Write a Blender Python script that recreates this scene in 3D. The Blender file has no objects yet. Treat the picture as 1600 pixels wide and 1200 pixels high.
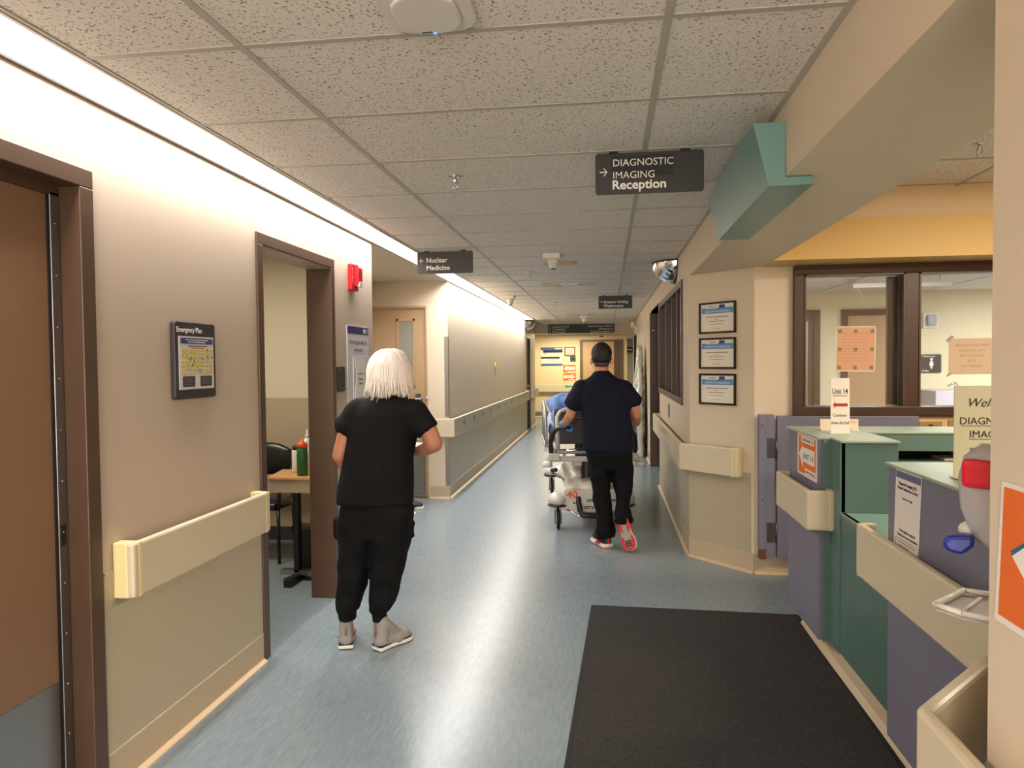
import bpy, bmesh, math, random
from mathutils import Vector, Matrix, noise
random.seed(7)
SC = bpy.context.scene
COL = SC.collection
# ------------------------------------------------------------------ camera
FPX, YAW, PITCH, ROLL, CH = 1112.27, 0.13233, -0.03063, 0.009364, 1.5426
cd = bpy.data.cameras.new('camera'); cam = bpy.data.objects.new('camera', cd); COL.objects.link(cam)
_f = Vector((-math.sin(YAW)*math.cos(PITCH), math.cos(YAW)*math.cos(PITCH), math.sin(PITCH)))
_r = Vector((math.cos(YAW), math.sin(YAW), 0)); _d = _f.cross(_r)
r2 = math.cos(ROLL)*_r + math.sin(ROLL)*_d; d2 = -math.sin(ROLL)*_r + math.cos(ROLL)*_d
m = Matrix.Identity(4)
for i in range(3):
    m[i][0] = r2[i]; m[i][1] = -d2[i]; m[i][2] = -_f[i]
m[2][3] = CH
cam.matrix_world = m
cd.sensor_width = 36; cd.lens = FPX/1600*36; cd.clip_start = 0.05; cd.clip_end = 100
SC.camera = cam
# ------------------------------------------------------------------ world, exposure
w = bpy.data.worlds.new('world'); SC.world = w; w.use_nodes = True
w.node_tree.nodes['Background'].inputs[0].default_value = (1.0, .93, .85, 1)
w.node_tree.nodes['Background'].inputs[1].default_value = 0.06
SC.view_settings.view_transform = 'Standard'; SC.view_settings.look = 'None'
SC.view_settings.gamma = 1; SC.view_settings.use_curve_mapping = False
SC.view_settings.exposure = 0.55
SC.cycles.diffuse_bounces = 8; SC.cycles.caustics_reflective = False; SC.cycles.max_bounces = 14
STRIP_E, STRIP_W, STRIP_SPREAD = 0.72, 27.0, 150

def area_light(name, loc, sx, sy, power, col, rot=(0, 0, 0), spread=180):
    l = bpy.data.lights.new(name, 'AREA'); l.shape = 'RECTANGLE'; l.size = sx; l.size_y = sy
    l.energy = power; l.color = col
    l.spread = math.radians(spread)
    o = bpy.data.objects.new(name, l); o.location = loc; o.rotation_euler = rot; COL.objects.link(o)
    return o
area_light('rear_fill', (-.2, -3.0, 2.40), 1.8, 1.2, 90, (1, .9, .8))  # fill lamp added behind the camera to brighten the hall
area_light('rear_fill_upright', (-.6, -4.0, 1.3), 2.2, 2.0, 120, (1, .92, .84), (math.radians(90), 0, 0))  # upright fill panel added behind the camera, no known fixture there
area_light('station_light', (2.9, 3.2, 2.66), 1.1, .5, 66, (1, .84, .66))
area_light('station_light_near', (2.9, 1.4, 2.66), 1.1, .5, 50, (1, .86, .70))
area_light('far_room_light', (2.6, 6.3, 2.33), 1.1, .5, 60, (1, .96, .92))
area_light('far_room_light_two', (4.8, 7.3, 2.33), 1.1, .5, 75, (1, .96, .92))
area_light('side_room_light', (-3.0, 4.3, 2.48), 1.0, .5, 25, (1, .93, .8))
area_light('alcove_light', (-2.25, 6.6, 2.46), .3, .3, 5, (1, .88, .7))
area_light('end_light', (-1.0, 19.0, 2.28), 1.4, .4, 50, (1, .88, .62))
area_light('passage_light', (1.1, 22.5, 2.28), .5, 1.4, 40, (1, .95, .85))
area_light('end_left_light', (-3.4, 18.9, 2.28), 1.0, .5, 20, (1, .88, .62))
# ------------------------------------------------------------------ materials
def lin(c):
    return tuple(((x/255)/12.92 if x/255 <= .04045 else ((x/255+.055)/1.055)**2.4) for x in c) + (1,)
_M = {}
def mat(name, c, rough=.5, metal=0, spec=None, var=0, vs=8, bump=0, bs=60, emit=0, trans=0, alpha=1, stretch=None, ior=None, coat=0):
    if name in _M: return _M[name]
    M = bpy.data.materials.new(name); M.use_nodes = True; _M[name] = M
    nt = M.node_tree; b = nt.nodes['Principled BSDF']
    L = lin(c)
    b.inputs['Base Color'].default_value = L; b.inputs['Roughness'].default_value = rough
    b.inputs['Metallic'].default_value = metal
    if spec is not None: b.inputs['Specular IOR Level'].default_value = spec
    if trans: b.inputs['Transmission Weight'].default_value = trans
    if ior: b.inputs['IOR'].default_value = ior
    if alpha < 1: b.inputs['Alpha'].default_value = alpha
    if coat: b.inputs['Coat Weight'].default_value = coat
    if emit:
        b.inputs['Emission Color'].default_value = L; b.inputs['Emission Strength'].default_value = emit
    tc = None
    if var or bump:
        tc = nt.nodes.new('ShaderNodeTexCoord'); mp = nt.nodes.new('ShaderNodeMapping')
        nt.links.new(tc.outputs['Object'], mp.inputs[0])
        if stretch: mp.inputs['Scale'].default_value = stretch
    if var:
        n = nt.nodes.new('ShaderNodeTexNoise'); n.inputs['Scale'].default_value = vs; n.inputs['Detail'].default_value = 5
        nt.links.new(mp.outputs[0], n.inputs['Vector'])
        mx = nt.nodes.new('ShaderNodeMixRGB'); mx.inputs[1].default_value = tuple(x*(1-var) for x in L[:3])+(1,)
        mx.inputs[2].default_value = tuple(min(1, x*(1+var)) for x in L[:3])+(1,)
        nt.links.new(n.outputs[0], mx.inputs[0]); nt.links.new(mx.outputs[0], b.inputs['Base Color'])
    if bump:
        n = nt.nodes.new('ShaderNodeTexNoise'); n.inputs['Scale'].default_value = bs; n.inputs['Detail'].default_value = 4
        nt.links.new(mp.outputs[0], n.inputs['Vector'])
        bp = nt.nodes.new('ShaderNodeBump'); bp.inputs['Strength'].default_value = bump; bp.inputs['Distance'].default_value = .01
        nt.links.new(n.outputs[0], bp.inputs['Height']); nt.links.new(bp.outputs[0], b.inputs['Normal'])
    return M

WALL = mat('wall_paint', (210, 195, 172), .5, var=.03, vs=2, bump=.02, bs=150)
WALLN = mat('wall_paint_pink_dimmed', (184, 168, 150), .5, var=.03, vs=2, bump=.02, bs=150)  # pink-beige hue, its colour darkened to offset overbright light under the strip
WALLY = mat('wall_paint_warm', (218, 196, 156), .55, var=.03, vs=2)
WALLP = mat('wall_paint_station', (212, 180, 140), .55, var=.03, vs=2)
WAINS = mat('wainscot_sheet', (177, 166, 141), .38, var=.04, vs=3, bump=.03, bs=90)
BASE = mat('cove_base', (188, 170, 142), .4, var=.05, vs=5)
BASET = mat('cove_toe', (205, 178, 140), .45)
RAILM = mat('bumper_vinyl', (204, 192, 164), .4, var=.04, vs=6, bump=.03, bs=200)
RAILY = mat('bumper_cap_vinyl', (218, 204, 150), .4)
BROWN = mat('brown_frame_paint', (79, 58, 43), .38, var=.12, vs=6)
BROWND = mat('brown_window_frame', (66, 42, 30), .4, var=.15, vs=8)
DOORM = mat('door_laminate', (128, 98, 74), .4, var=.06, vs=3)
DOORL = mat('light_door_laminate', (176, 146, 112), .45, var=.04, vs=3)
STEEL = mat('brushed_steel', (168, 165, 160), .32, 1, var=.06, vs=10, stretch=(1, 1, 12))
CHROME = mat('chrome', (210, 210, 212), .12, 1)
ALU = mat('aluminium', (150, 148, 146), .35, 1)
BLACK = mat('black_plastic', (18, 18, 19), .4)
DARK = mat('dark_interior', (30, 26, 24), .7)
RUBBER = mat('black_rubber', (14, 14, 14), .7)
SIGNK = mat('sign_black', (26, 25, 24), .45)
SIGNG = mat('sign_charcoal', (52, 49, 47), .45)
WHITEP = mat('white_plastic', (215, 211, 203), .4)
WHITE = mat('white_print', (232, 228, 220), .5)
INK = mat('black_print', (25, 22, 24), .6)
GREYINK = mat('grey_print', (120, 112, 108), .6)
PAPER = mat('paper', (226, 220, 212), .6, var=.02)
CREAMP = mat('cream_paper', (216, 214, 190), .5)
TEAL = mat('teal_laminate', (86, 114, 107), .33, var=.05, vs=3)
TEALT = mat('teal_top_laminate', (150, 168, 150), .35, var=.04, vs=6)
TEALP = mat('teal_pelmet', (104, 142, 138), .36, var=.05, vs=3)
PURP = mat('purple_laminate', (116, 115, 132), .42, var=.03, vs=4)
ORANGE = mat('orange_print', (224, 106, 30), .5)
RED = mat('red_plastic', (190, 22, 34), .35)
BLUE = mat('blue_print', (42, 62, 120), .5)
LBLUE = mat('light_blue_print', (90, 140, 190), .5)
TEALPR = mat('teal_print', (40, 150, 130), .5)
YEL = mat('yellow_plastic', (225, 190, 60), .5)
GLASS = mat('window_glass', (235, 240, 240), .03, trans=1, ior=1.45)
LAMP = mat('lamp_diffuser', (255, 242, 238), .5, emit=STRIP_E)
SKIN = mat('skin', (186, 130, 104), .5, var=.06, vs=20)
SKIN2 = mat('skin_tan', (168, 112, 84), .5, var=.06, vs=20)

def ceiling_mat():
    M = mat('ceiling_tile_mineral', (190, 182, 170), .9)
    nt = M.node_tree; b = nt.nodes['Principled BSDF']
    tc = nt.nodes.new('ShaderNodeTexCoord'); gm = nt.nodes.new('ShaderNodeNewGeometry')
    n = nt.nodes.new('ShaderNodeTexNoise'); n.inputs['Scale'].default_value = 100; n.inputs['Detail'].default_value = 3; n.inputs['Distortion'].default_value = .6
    nt.links.new(gm.outputs['Position'], n.inputs['Vector'])
    cr = nt.nodes.new('ShaderNodeValToRGB'); e = cr.color_ramp.elements
    e[0].position = .34; e[0].color = lin((128, 118, 108)); e[1].position = .42; e[1].color = lin((226, 220, 211))
    nt.links.new(n.outputs[0], cr.inputs[0])
    nt.links.new(cr.outputs[0], b.inputs['Base Color'])
    bp = nt.nodes.new('ShaderNodeBump'); bp.inputs['Strength'].default_value = .5; bp.inputs['Distance'].default_value = .004
    nt.links.new(cr.outputs[0], bp.inputs['Height']); nt.links.new(bp.outputs[0], b.inputs['Normal'])
    return M
CTILE = ceiling_mat()
CGRID = mat('ceiling_grid_metal', (178, 172, 160), .5)
CPAINT = mat('ceiling_paint', (196, 186, 166), .7)

def floor_mat():
    M = mat('vinyl_floor', (128, 146, 156), .27, spec=.6)
    nt = M.node_tree; b = nt.nodes['Principled BSDF']
    gm = nt.nodes.new('ShaderNodeNewGeometry'); mp = nt.nodes.new('ShaderNodeMapping')
    mp.inputs['Scale'].default_value = (6, 1, 1)
    nt.links.new(gm.outputs['Position'], mp.inputs[0])
    n = nt.nodes.new('ShaderNodeTexNoise'); n.inputs['Scale'].default_value = 10; n.inputs['Detail'].default_value = 8; n.inputs['Roughness'].default_value = .7
    nt.links.new(mp.outputs[0], n.inputs['Vector'])
    n2 = nt.nodes.new('ShaderNodeTexNoise'); n2.inputs['Scale'].default_value = 1.2; n2.inputs['Detail'].default_value = 4
    nt.links.new(gm.outputs['Position'], n2.inputs['Vector'])
    cr = nt.nodes.new('ShaderNodeValToRGB'); e = cr.color_ramp.elements
    e[0].position = .35; e[0].color = lin((116, 130, 138)); e[1].position = .68; e[1].color = lin((134, 147, 153))
    nt.links.new(n.outputs[0], cr.inputs[0]); nt.links.new(cr.outputs[0], b.inputs['Base Color'])
    b.inputs['Roughness'].default_value = .26
    return M
FLOOR = floor_mat()

def mat_carpet():
    M = mat('mat_carpet', (30, 28, 28), .95)
    nt = M.node_tree; b = nt.nodes['Principled BSDF']
    gm = nt.nodes.new('ShaderNodeNewGeometry')
    n = nt.nodes.new('ShaderNodeTexNoise'); n.inputs['Scale'].default_value = 160; n.inputs['Detail'].default_value = 5
    nt.links.new(gm.outputs['Position'], n.inputs['Vector'])
    cr = nt.nodes.new('ShaderNodeValToRGB'); e = cr.color_ramp.elements
    e[0].position = .4; e[0].color = lin((26, 24, 23)); e[1].position = .74; e[1].color = lin((62, 58, 56))
    nt.links.new(n.outputs[0], cr.inputs[0]); nt.links.new(cr.outputs[0], b.inputs['Base Color'])
    bp = nt.nodes.new('ShaderNodeBump'); bp.inputs['Strength'].default_value = .9; bp.inputs['Distance'].default_value = .006
    nt.links.new(n.outputs[0], bp.inputs['Height']); nt.links.new(bp.outputs[0], b.inputs['Normal'])
    return M
CARPET = mat_carpet()

# ------------------------------------------------------------------ mesh helpers
class F:                                   # a flat frame of reference on a surface
    def __init__(s, o, r, u=(0, 0, 1)):
        s.o = Vector(o); s.r = Vector(r).normalized(); s.u = Vector(u).normalized(); s.n = s.r.cross(s.u)
    def P(s, a, b, c=0): return s.o + s.r*a + s.u*b + s.n*c
    def M(s):
        m = Matrix.Identity(4)
        for i in range(3): m[i][0] = s.r[i]; m[i][1] = s.u[i]; m[i][2] = s.n[i]; m[i][3] = s.o[i]
        return m
W0 = F((0, 0, 0), (1, 0, 0), (0, 1, 0))     # world axes
class MB:
    def __init__(s): s.v = []; s.f = []; s.sm = []
    def add(s, vs, fs, smooth=False):
        n = len(s.v); s.v += [tuple(v) for v in vs]; s.f += [tuple(i+n for i in f) for f in fs]; s.sm += [smooth]*len(fs); return s
    def box(s, x0, x1, y0, y1, z0, z1, fr=W0):
        p = [fr.P(x, y, z) for x in (x0, x1) for y in (y0, y1) for z in (z0, z1)]
        return s.add(p, [(0, 1, 3, 2), (4, 6, 7, 5), (0, 4, 5, 1), (2, 3, 7, 6), (0, 2, 6, 4), (1, 5, 7, 3)])
    def prism(s, pts, c0, c1, fr=W0, smooth=False):   # polygon in a,b extruded along n
        n = len(pts); p = [fr.P(a, b, c0) for a, b in pts]+[fr.P(a, b, c1) for a, b in pts]
        s.add(p, [tuple(range(n-1, -1, -1)), tuple(range(n, 2*n))])
        s.f += []; k = len(s.v)-2*n
        for i in range(n):
            j = (i+1) % n; s.f.append((k+i, k+j, k+n+j, k+n+i)); s.sm.append(smooth)
        return s
    def rrect(s, w, h, r, c0, c1, fr, a=0, b=0, seg=4):
        pts = []
        for cx, cy, t0 in ((w/2-r, h/2-r, 0), (-w/2+r, h/2-r, 90), (-w/2+r, -h/2+r, 180), (w/2-r, -h/2+r, 270)):
            for k in range(seg+1):
                t = math.radians(t0+90*k/seg); pts.append((a+cx+r*math.cos(t), b+cy+r*math.sin(t)))
        return s.prism(pts, c0, c1, fr)
    def tube(s, pts, r, seg=10, caps=True):           # r number or list
        pts = [Vector(p) for p in pts]; n = len(pts)
        rs = r if isinstance(r, (list, tuple)) else [r]*n
        base = len(s.v); up = None
        for i, p in enumerate(pts):
            t = (pts[min(i+1, n-1)]-pts[max(i-1, 0)]).normalized()
            if up is None:
                up = Vector((0, 0, 1)) if abs(t.z) < .9 else Vector((0, 1, 0))
            a = t.cross(up).normalized(); up = a.cross(t).normalized()
            for k in range(seg):
                an = 2*math.pi*k/seg; s.v.append(tuple(p+(a*math.cos(an)+up*math.sin(an))*rs[i]))
        for i in range(n-1):
            for k in range(seg):
                k2 = (k+1) % seg
                s.f.append((base+i*seg+k, base+i*seg+k2, base+(i+1)*seg+k2, base+(i+1)*seg+k)); s.sm.append(True)
        if caps:
            s.f.append(tuple(base+k for k in range(seg-1, -1, -1))); s.sm.append(False)
            s.f.append(tuple(base+(n-1)*seg+k for k in range(seg))); s.sm.append(False)
        return s
    def cyl(s, a, b, r, seg=16): return s.tube([a, b], r, seg)
    def lathe(s, prof, fr, seg=20):                    # prof (radius, height along n)
        base = len(s.v); n = len(prof)
        for r, h in prof:
            for k in range(seg):
                t = 2*math.pi*k/seg; s.v.append(tuple(fr.P(r*math.cos(t), r*math.sin(t), h)))
        for i in range(n-1):
            for k in range(seg):
                k2 = (k+1) % seg; s.f.append((base+i*seg+k, base+i*seg+k2, base+(i+1)*seg+k2, base+(i+1)*seg+k)); s.sm.append(True)
        s.f.append(tuple(base+k for k in range(seg-1, -1, -1))); s.sm.append(False)
        s.f.append(tuple(base+(n-1)*seg+k for k in range(seg))); s.sm.append(False)
        return s
    def ell(s, c, r, rot=None, seg=14, rings=9):
        c = Vector(c); R = rot or Matrix.Identity(3); base = len(s.v)
        s.v.append(tuple(c+R@Vector((0, 0, r[2]))))
        for i in range(1, rings):
            ph = math.pi*i/rings
            for k in range(seg):
                t = 2*math.pi*k/seg
                s.v.append(tuple(c+R@Vector((r[0]*math.sin(ph)*math.cos(t), r[1]*math.sin(ph)*math.sin(t), r[2]*math.cos(ph)))))
        s.v.append(tuple(c+R@Vector((0, 0, -r[2])))); last = len(s.v)-1
        for k in range(seg):
            s.f.append((base, base+1+k, base+1+(k+1) % seg)); s.sm.append(True)
            b2 = base+1+(rings-2)*seg; s.f.append((last, b2+(k+1) % seg, b2+k)); s.sm.append(True)
        for i in range(rings-2):
            for k in range(seg):
                a = base+1+i*seg; k2 = (k+1) % seg; s.f.append((a+k, a+seg+k, a+seg+k2, a+k2)); s.sm.append(True)
        return s
    def cap(s, p0, p1, r0, r1, seg=12):                # tapered capsule
        p0 = Vector(p0); p1 = Vector(p1); s.tube([p0, p1], [r0, r1], seg); s.ell(p0, (r0,)*3, None, seg, 7); s.ell(p1, (r1,)*3, None, seg, 7); return s
    def chain(s, ps, rs):
        for i in range(len(ps)-1): s.cap(ps[i], ps[i+1], rs[i], rs[i+1])
        return s
    def loft(s, rings, seg=24, e=2.3, yaw=0):          # horizontal super-ellipses (cx,cy,cz,rx,ry)
        base = len(s.v); n = len(rings); cyw, syw = math.cos(yaw), math.sin(yaw)
        for cx, cy, cz, rx, ry in rings:
            for k in range(seg):
                t = 2*math.pi*k/seg; c, q = math.cos(t), math.sin(t)
                x = rx*math.copysign(abs(c)**(2/e), c); y = ry*math.copysign(abs(q)**(2/e), q)
                s.v.append((cx+x*cyw-y*syw, cy+x*syw+y*cyw, cz))
        for i in range(n-1):
            for k in range(seg):
                k2 = (k+1) % seg; s.f.append((base+i*seg+k, base+i*seg+k2, base+(i+1)*seg+k2, base+(i+1)*seg+k)); s.sm.append(True)
        s.f.append(tuple(base+k for k in range(seg-1, -1, -1))); s.sm.append(False)
        s.f.append(tuple(base+(n-1)*seg+k for k in range(seg))); s.sm.append(False)
        return s
    def mesh(s, name, m):
        me = bpy.data.meshes.new(name); me.from_pydata(s.v, [], s.f); me.polygons.foreach_set('use_smooth', s.sm)
        bm = bmesh.new(); bm.from_mesh(me); bmesh.ops.recalc_face_normals(bm, faces=bm.faces); bm.to_mesh(me); bm.free()
        me.materials.append(m); return me
    def build(s, name, m, parent=None, bev=0, **kw):
        o = bpy.data.objects.new(name, s.mesh(name, m)); COL.objects.link(o)
        if parent is not None: attach(o, parent)
        if bev:
            b = o.modifiers.new('b', 'BEVEL'); b.width = bev; b.segments = 2; b.limit_method = 'ANGLE'; b.angle_limit = .7
        tag(o, **kw); return o
def attach(o, parent):
    o.parent = parent; o.matrix_parent_inverse = parent.matrix_world.inverted() if parent.type != 'EMPTY' else Matrix.Translation(parent.location).inverted()
def tag(o, label=None, cat=None, group=None, kind=None):
    if label: o['label'] = label
    if cat: o['category'] = cat
    if group: o['group'] = group
    if kind: o['kind'] = kind
    return o
def thing(name, loc, label, cat, group=None):
    o = bpy.data.objects.new(name, None); COL.objects.link(o); o.location = loc; o.empty_display_size = .05
    return tag(o, label, cat, group)
def struct(name, mb, m, parent=None, bev=0):
    return mb.build(name, m, parent, bev, kind=None if parent is not None else 'structure')
BOX = lambda *a, **k: MB().box(*a, **k)
_T = []
def text(parent, s, fr, a, b, size, m, c=.0015, align='LEFT', bold=0, xs=1.0, name='lettering', shear=0, mirror=False):
    cu = bpy.data.curves.new(name, 'FONT'); cu.body = s; cu.size = size; cu.align_x = align; cu.offset = bold*size
    cu.extrude = .0003; cu.resolution_u = 3; cu.shear = shear; cu.fill_mode = 'BOTH'
    o = bpy.data.objects.new(name, cu); COL.objects.link(o)
    mm = fr.M() @ Matrix.Translation((a, b, c)) @ Matrix.Diagonal((xs*(-1 if mirror else 1), 1, 1, 1))
    o.matrix_world = mm; _T.append((o, mm, parent, name, m))
def flush_text():
    bpy.context.view_layer.update(); dg = bpy.context.evaluated_depsgraph_get()
    for o, mm, parent, name, m in _T:
        me = bpy.data.meshes.new_from_object(o.evaluated_get(dg)); me.transform(mm); me.materials.clear(); me.materials.append(m)
        cu = o.data; bpy.data.objects.remove(o); bpy.data.curves.remove(cu)
        n = bpy.data.objects.new(name, me); COL.objects.link(n); attach(n, parent)
def arrow(fr, a, b, L, t, d, c0=.001, c1=.002, mb=None, hw=None):   # chevron arrow pointing d = l,r,u
    mb = mb or MB(); h = hw or L*.5
    def R(x, y): return {'r': (x, y), 'l': (-x, y), 'u': (-y, x), 'd': (y, -x)}[d]
    T = lambda pts: [(a+R(*p)[0], b+R(*p)[1]) for p in pts]
    mb.prism(T([(-L/2, -t/2), (L/2-t, -t/2), (L/2-t, t/2), (-L/2, t/2)]), c0, c1, fr)
    for s in (1, -1):
        mb.prism(T([(L/2, 0), (L/2-t*.7, s*-t*.0), (L/2-h-t*.3, s*h), (L/2-h+t*.7, s*h)]), c0, c1+.0001, fr)
    return mb
def fatarrow(fr, a0, a1, b, h, head, body, left, c0, c1, mb=None):
    mb = mb or MB()
    if left: pts = [(a0, b), (a0+head, b-h), (a0+head, b-body), (a1, b-body), (a1, b+body), (a0+head, b+body), (a0+head, b+h)]
    else: pts = [(a1, b), (a1-head, b+h), (a1-head, b+body), (a0, b+body), (a0, b-body), (a1-head, b-body), (a1-head, b-h)]
    return mb.prism(pts, c0, c1, fr)
def lines(fr, rows, m, parent, c=.0015, name='printed_lines'):
    stf = len(rows) > 1
    mb = MB()
    for a0, a1, b, h in rows: mb.box(a0, a1, b-h/2, b+h/2, c, c+.0004, fr)
    return mb.build(name, m, parent, kind='stuff' if stf else None)
def organic(name, mb, vox, m, parent, smooth=2, fold=None, **kw):
    o = bpy.data.objects.new('tmp', mb.mesh('tmp', m)); COL.objects.link(o)
    r = o.modifiers.new('r', 'REMESH'); r.mode = 'VOXEL'; r.voxel_size = vox; r.use_smooth_shade = True
    if smooth:
        q = o.modifiers.new('s', 'SMOOTH'); q.factor = .6; q.iterations = smooth
    bpy.context.view_layer.update(); dg = bpy.context.evaluated_depsgraph_get()
    me = bpy.data.meshes.new_from_object(o.evaluated_get(dg)); bpy.data.objects.remove(o)
    me.name = name; me.materials.clear(); me.materials.append(m)
    if fold:
        ns = [v.normal.copy() for v in me.vertices]
        for v, n in zip(me.vertices, ns): v.co += n*fold(v.co)
    me.polygons.foreach_set('use_smooth', [True]*len(me.polygons)); me.update()
    n = bpy.data.objects.new(name, me); COL.objects.link(n)
    if parent is not None: attach(n, parent)
    return tag(n, **kw)
# ------------------------------------------------------------------ dimensions
XL, XR, ZC, BZ, XB = -1.78, .645, 2.469, 2.205, 1.108
Y0, TS = 1.9813, .6096
LW = lambda y, z, x=XL: F((x, y, z), (0, 1, 0))         # left wall, seen looking -x
RW = lambda y, z, x=XR: F((x, y, z), (0, -1, 0))        # right wall, seen looking +x
NW = lambda x, z, y: F((x, y, z), (1, 0, 0))            # wall facing the camera
# ------------------------------------------------------------------ structure
struct('floor', BOX(-7, 9, -5, 28, -.1, 0), FLOOR)
ceil = struct('ceiling', BOX(-6, XB, -5, 17.7, ZC+.03, ZC+.15), CPAINT)
XS = -1.545                                              # inner edge of the light strip
cols = [(XS, -1.0501), (-1.0501, .1691), (.1691, XR)]
tile_me = {}
for ci, (x0, x1) in enumerate(cols):
    mb = BOX(x0+.011, x1-.011, .011, TS-.011, ZC-.001, ZC+.012); tile_me[ci] = mb.mesh('ceiling_tile', CTILE)
k0 = int((-5-Y0)/TS)
rows = [Y0+TS*k for k in range(k0, 26)]
for y in rows:
    for ci in range(3):
        o = bpy.data.objects.new('ceiling_tile', tile_me[ci]); COL.objects.link(o)
        o.location = (0, y, random.uniform(0, .001)); o.parent = ceil
for x in (XS-.004, -1.0501, .1691, XR-.01):
    BOX(x-.012, x+.012, -5, 17.7, ZC-.004, ZC+.02).build('ceiling_grid_bar', CGRID, ceil)
me = BOX(XS, XR, -.012, .012, ZC-.003, ZC+.02).mesh('ceiling_grid_bar', CGRID)
for y in rows:
    o = bpy.data.objects.new('ceiling_grid_bar', me); COL.objects.link(o); o.location = (0, y, 0); o.parent = ceil
MB().box(-2.12, XL, 5.29, 7.9, ZC, ZC+.02).box(-2.68, -2.12, 6.08, 7.9, ZC, ZC+.02).build('alcove_ceiling', CPAINT, ceil)
# left wall with two openings
D1a, D1b, D2a, D2b = 1.28, 2.23, 3.53, 4.46
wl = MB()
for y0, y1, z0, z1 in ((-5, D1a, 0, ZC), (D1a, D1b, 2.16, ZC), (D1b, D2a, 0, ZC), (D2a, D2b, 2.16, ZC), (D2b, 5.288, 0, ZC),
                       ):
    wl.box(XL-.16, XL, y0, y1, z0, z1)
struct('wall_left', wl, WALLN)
wl = MB()
for y0, y1, z0, z1 in ((7.9, 15.9, 0, ZC), (15.9, 16.55, 2.13, ZC), (16.55, 17.75, 0, ZC)): wl.box(XL-.16, XL, y0, y1, z0, z1)
struct('wall_left_far', wl, WALL)
struct('wall_alcove_back', MB().box(-2.04, XL-.16, 7.9, 8.06, 0, ZC).box(-3.02, -2.04, 7.9, 8.06, 2.19, ZC).box(-4, -3.02, 7.9, 8.06, 0, ZC), WALL)
struct('wall_alcove_side', MB().box(-2.76, -2.68, 6.05, 7.9, 0, ZC).box(-2.76, -2.12, 6.0, 6.08, 0, ZC).box(-2.20, -2.12, 5.13, 6.0, 0, ZC), WALL)
struct('wall_alcove_front', BOX(-2.20, XL-.16, 5.13, 5.288, 0, ZC), WALL)
# side room behind the second door: two-tone wall
rb = struct('wall_room_back', BOX(-5, -2.20, 5.9, 6.0, 1.25, 2.5), mat('room_paint', (226, 212, 184), .5))
BOX(-5, -2.20, 5.895, 6.0, .12, 1.25).build('lower_paint_band', mat('room_paint_low', (188, 170, 142), .5), rb)
BOX(-5, -2.20, 5.885, 6.0, 0, .12).build('base_strip', mat('dark_base', (58, 52, 48), .5), rb)
struct('wall_room_side', MB().box(-5.1, -5, 2.9, 6, 0, 2.5).box(-5, -1.94, 2.8, 2.9, 0, 2.5), WALL)
struct('ceiling_room', MB().box(-5, XL-.16, 2.9, 5.13, 2.5, 2.55).box(-5, -2.2, 5.13, 6, 2.5, 2.55), CPAINT)
# right side
wr = MB()
for y0, y1, z0, z1 in ((6.2, 8.9, 0, 1.16), (6.2, 8.9, 2.23, ZC), (5.72, 6.2, 0, ZC), (8.9, 8.98, 0, ZC), (8.98, 10.6, 2.23, ZC), (10.6, 15.6, 0, ZC), (15.6, 17, 2.2, ZC), (17, 17.7, 0, ZC)):
    wr.box(XR, XR+.14, y0, y1, z0, z1)
struct('wall_right', wr, WALL)
bv = MB(); bv.prism([(XR, 5.72), (1.05, 5.29), (1.35, 5.29), (1.35, 5.45), (1.1, 5.45), (XR+.14, 5.8)], 0, BZ)
struct('wall_bevel', bv, WALL)
bd = F((XR, 5.72, 0), (.414, -.43, 0))
BL = math.hypot(.405, .43)
struct('trim_beam', BOX(XR, XB, -5, 5.72, BZ, ZC+.3), WALL)
struct('wall_near_right', MB().box(XR, XR+.2, -5, 1.3, 0, BZ).prism([(XR, 1.3), (XR+.2, 1.3), (1.02, 1.475), (1.02, 1.675)], 0, BZ), WALL)
struct('wall_behind', BOX(-2, 1, -4.2, -4.1, 0, ZC), WALL)
# station room
struct('wall_station_back', MB().box(1.35, 6, 5.27, 5.4, 0, 1.14).box(1.35, 6, 5.27, 5.4, 2.2, 3.0).box(4.5, 6, 5.27, 5.4, 1.14, 2.2), WALLP)
struct('trim_fascia', BOX(XB, 6, 4.96, 5.27, BZ, 2.468), mat('yellow_fascia_paint', (214, 178, 104), .5, var=.03, vs=2))
struct('trim_upper', BOX(XB, 6, 5.1, 5.27, 2.468, 2.8), mat('upper_band_lit_paint', (244, 226, 192), .5))  # band colour lightened in place of a cove light shining on it
struct('wall_station_right', BOX(4.6, 4.7, -1, 5.27, 0, 2.8), WALLP)
struct('wall_station_near', BOX(1.3, 4.6, -.1, 0, 0, 2.8), WALLP)
cs = struct('ceiling_station', BOX(XB, 4.6, 0, 5.1, 2.70, 2.8), CPAINT)
me2 = BOX(.01, 1.209, .01, .5996, 2.688, 2.70).mesh('ceiling_tile', CTILE)
for i in range(3):
    for j in range(9):
        o = bpy.data.objects.new('ceiling_tile', me2); COL.objects.link(o); o.location = (XB-.02+i*1.2192, 5.05-.6096*(j+1), 0); o.parent = cs
for j in range(10):
    BOX(XB, 4.6, 5.04-.6096*j, 5.06-.6096*j, 2.684, 2.70).build('ceiling_grid_bar', CGRID, cs)
for i in range(4):
    x = XB-.02+i*1.2192; BOX(x-.01, x+.01, 0, 5.1, 2.684, 2.70).build('ceiling_grid_bar', CGRID, cs)
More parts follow.
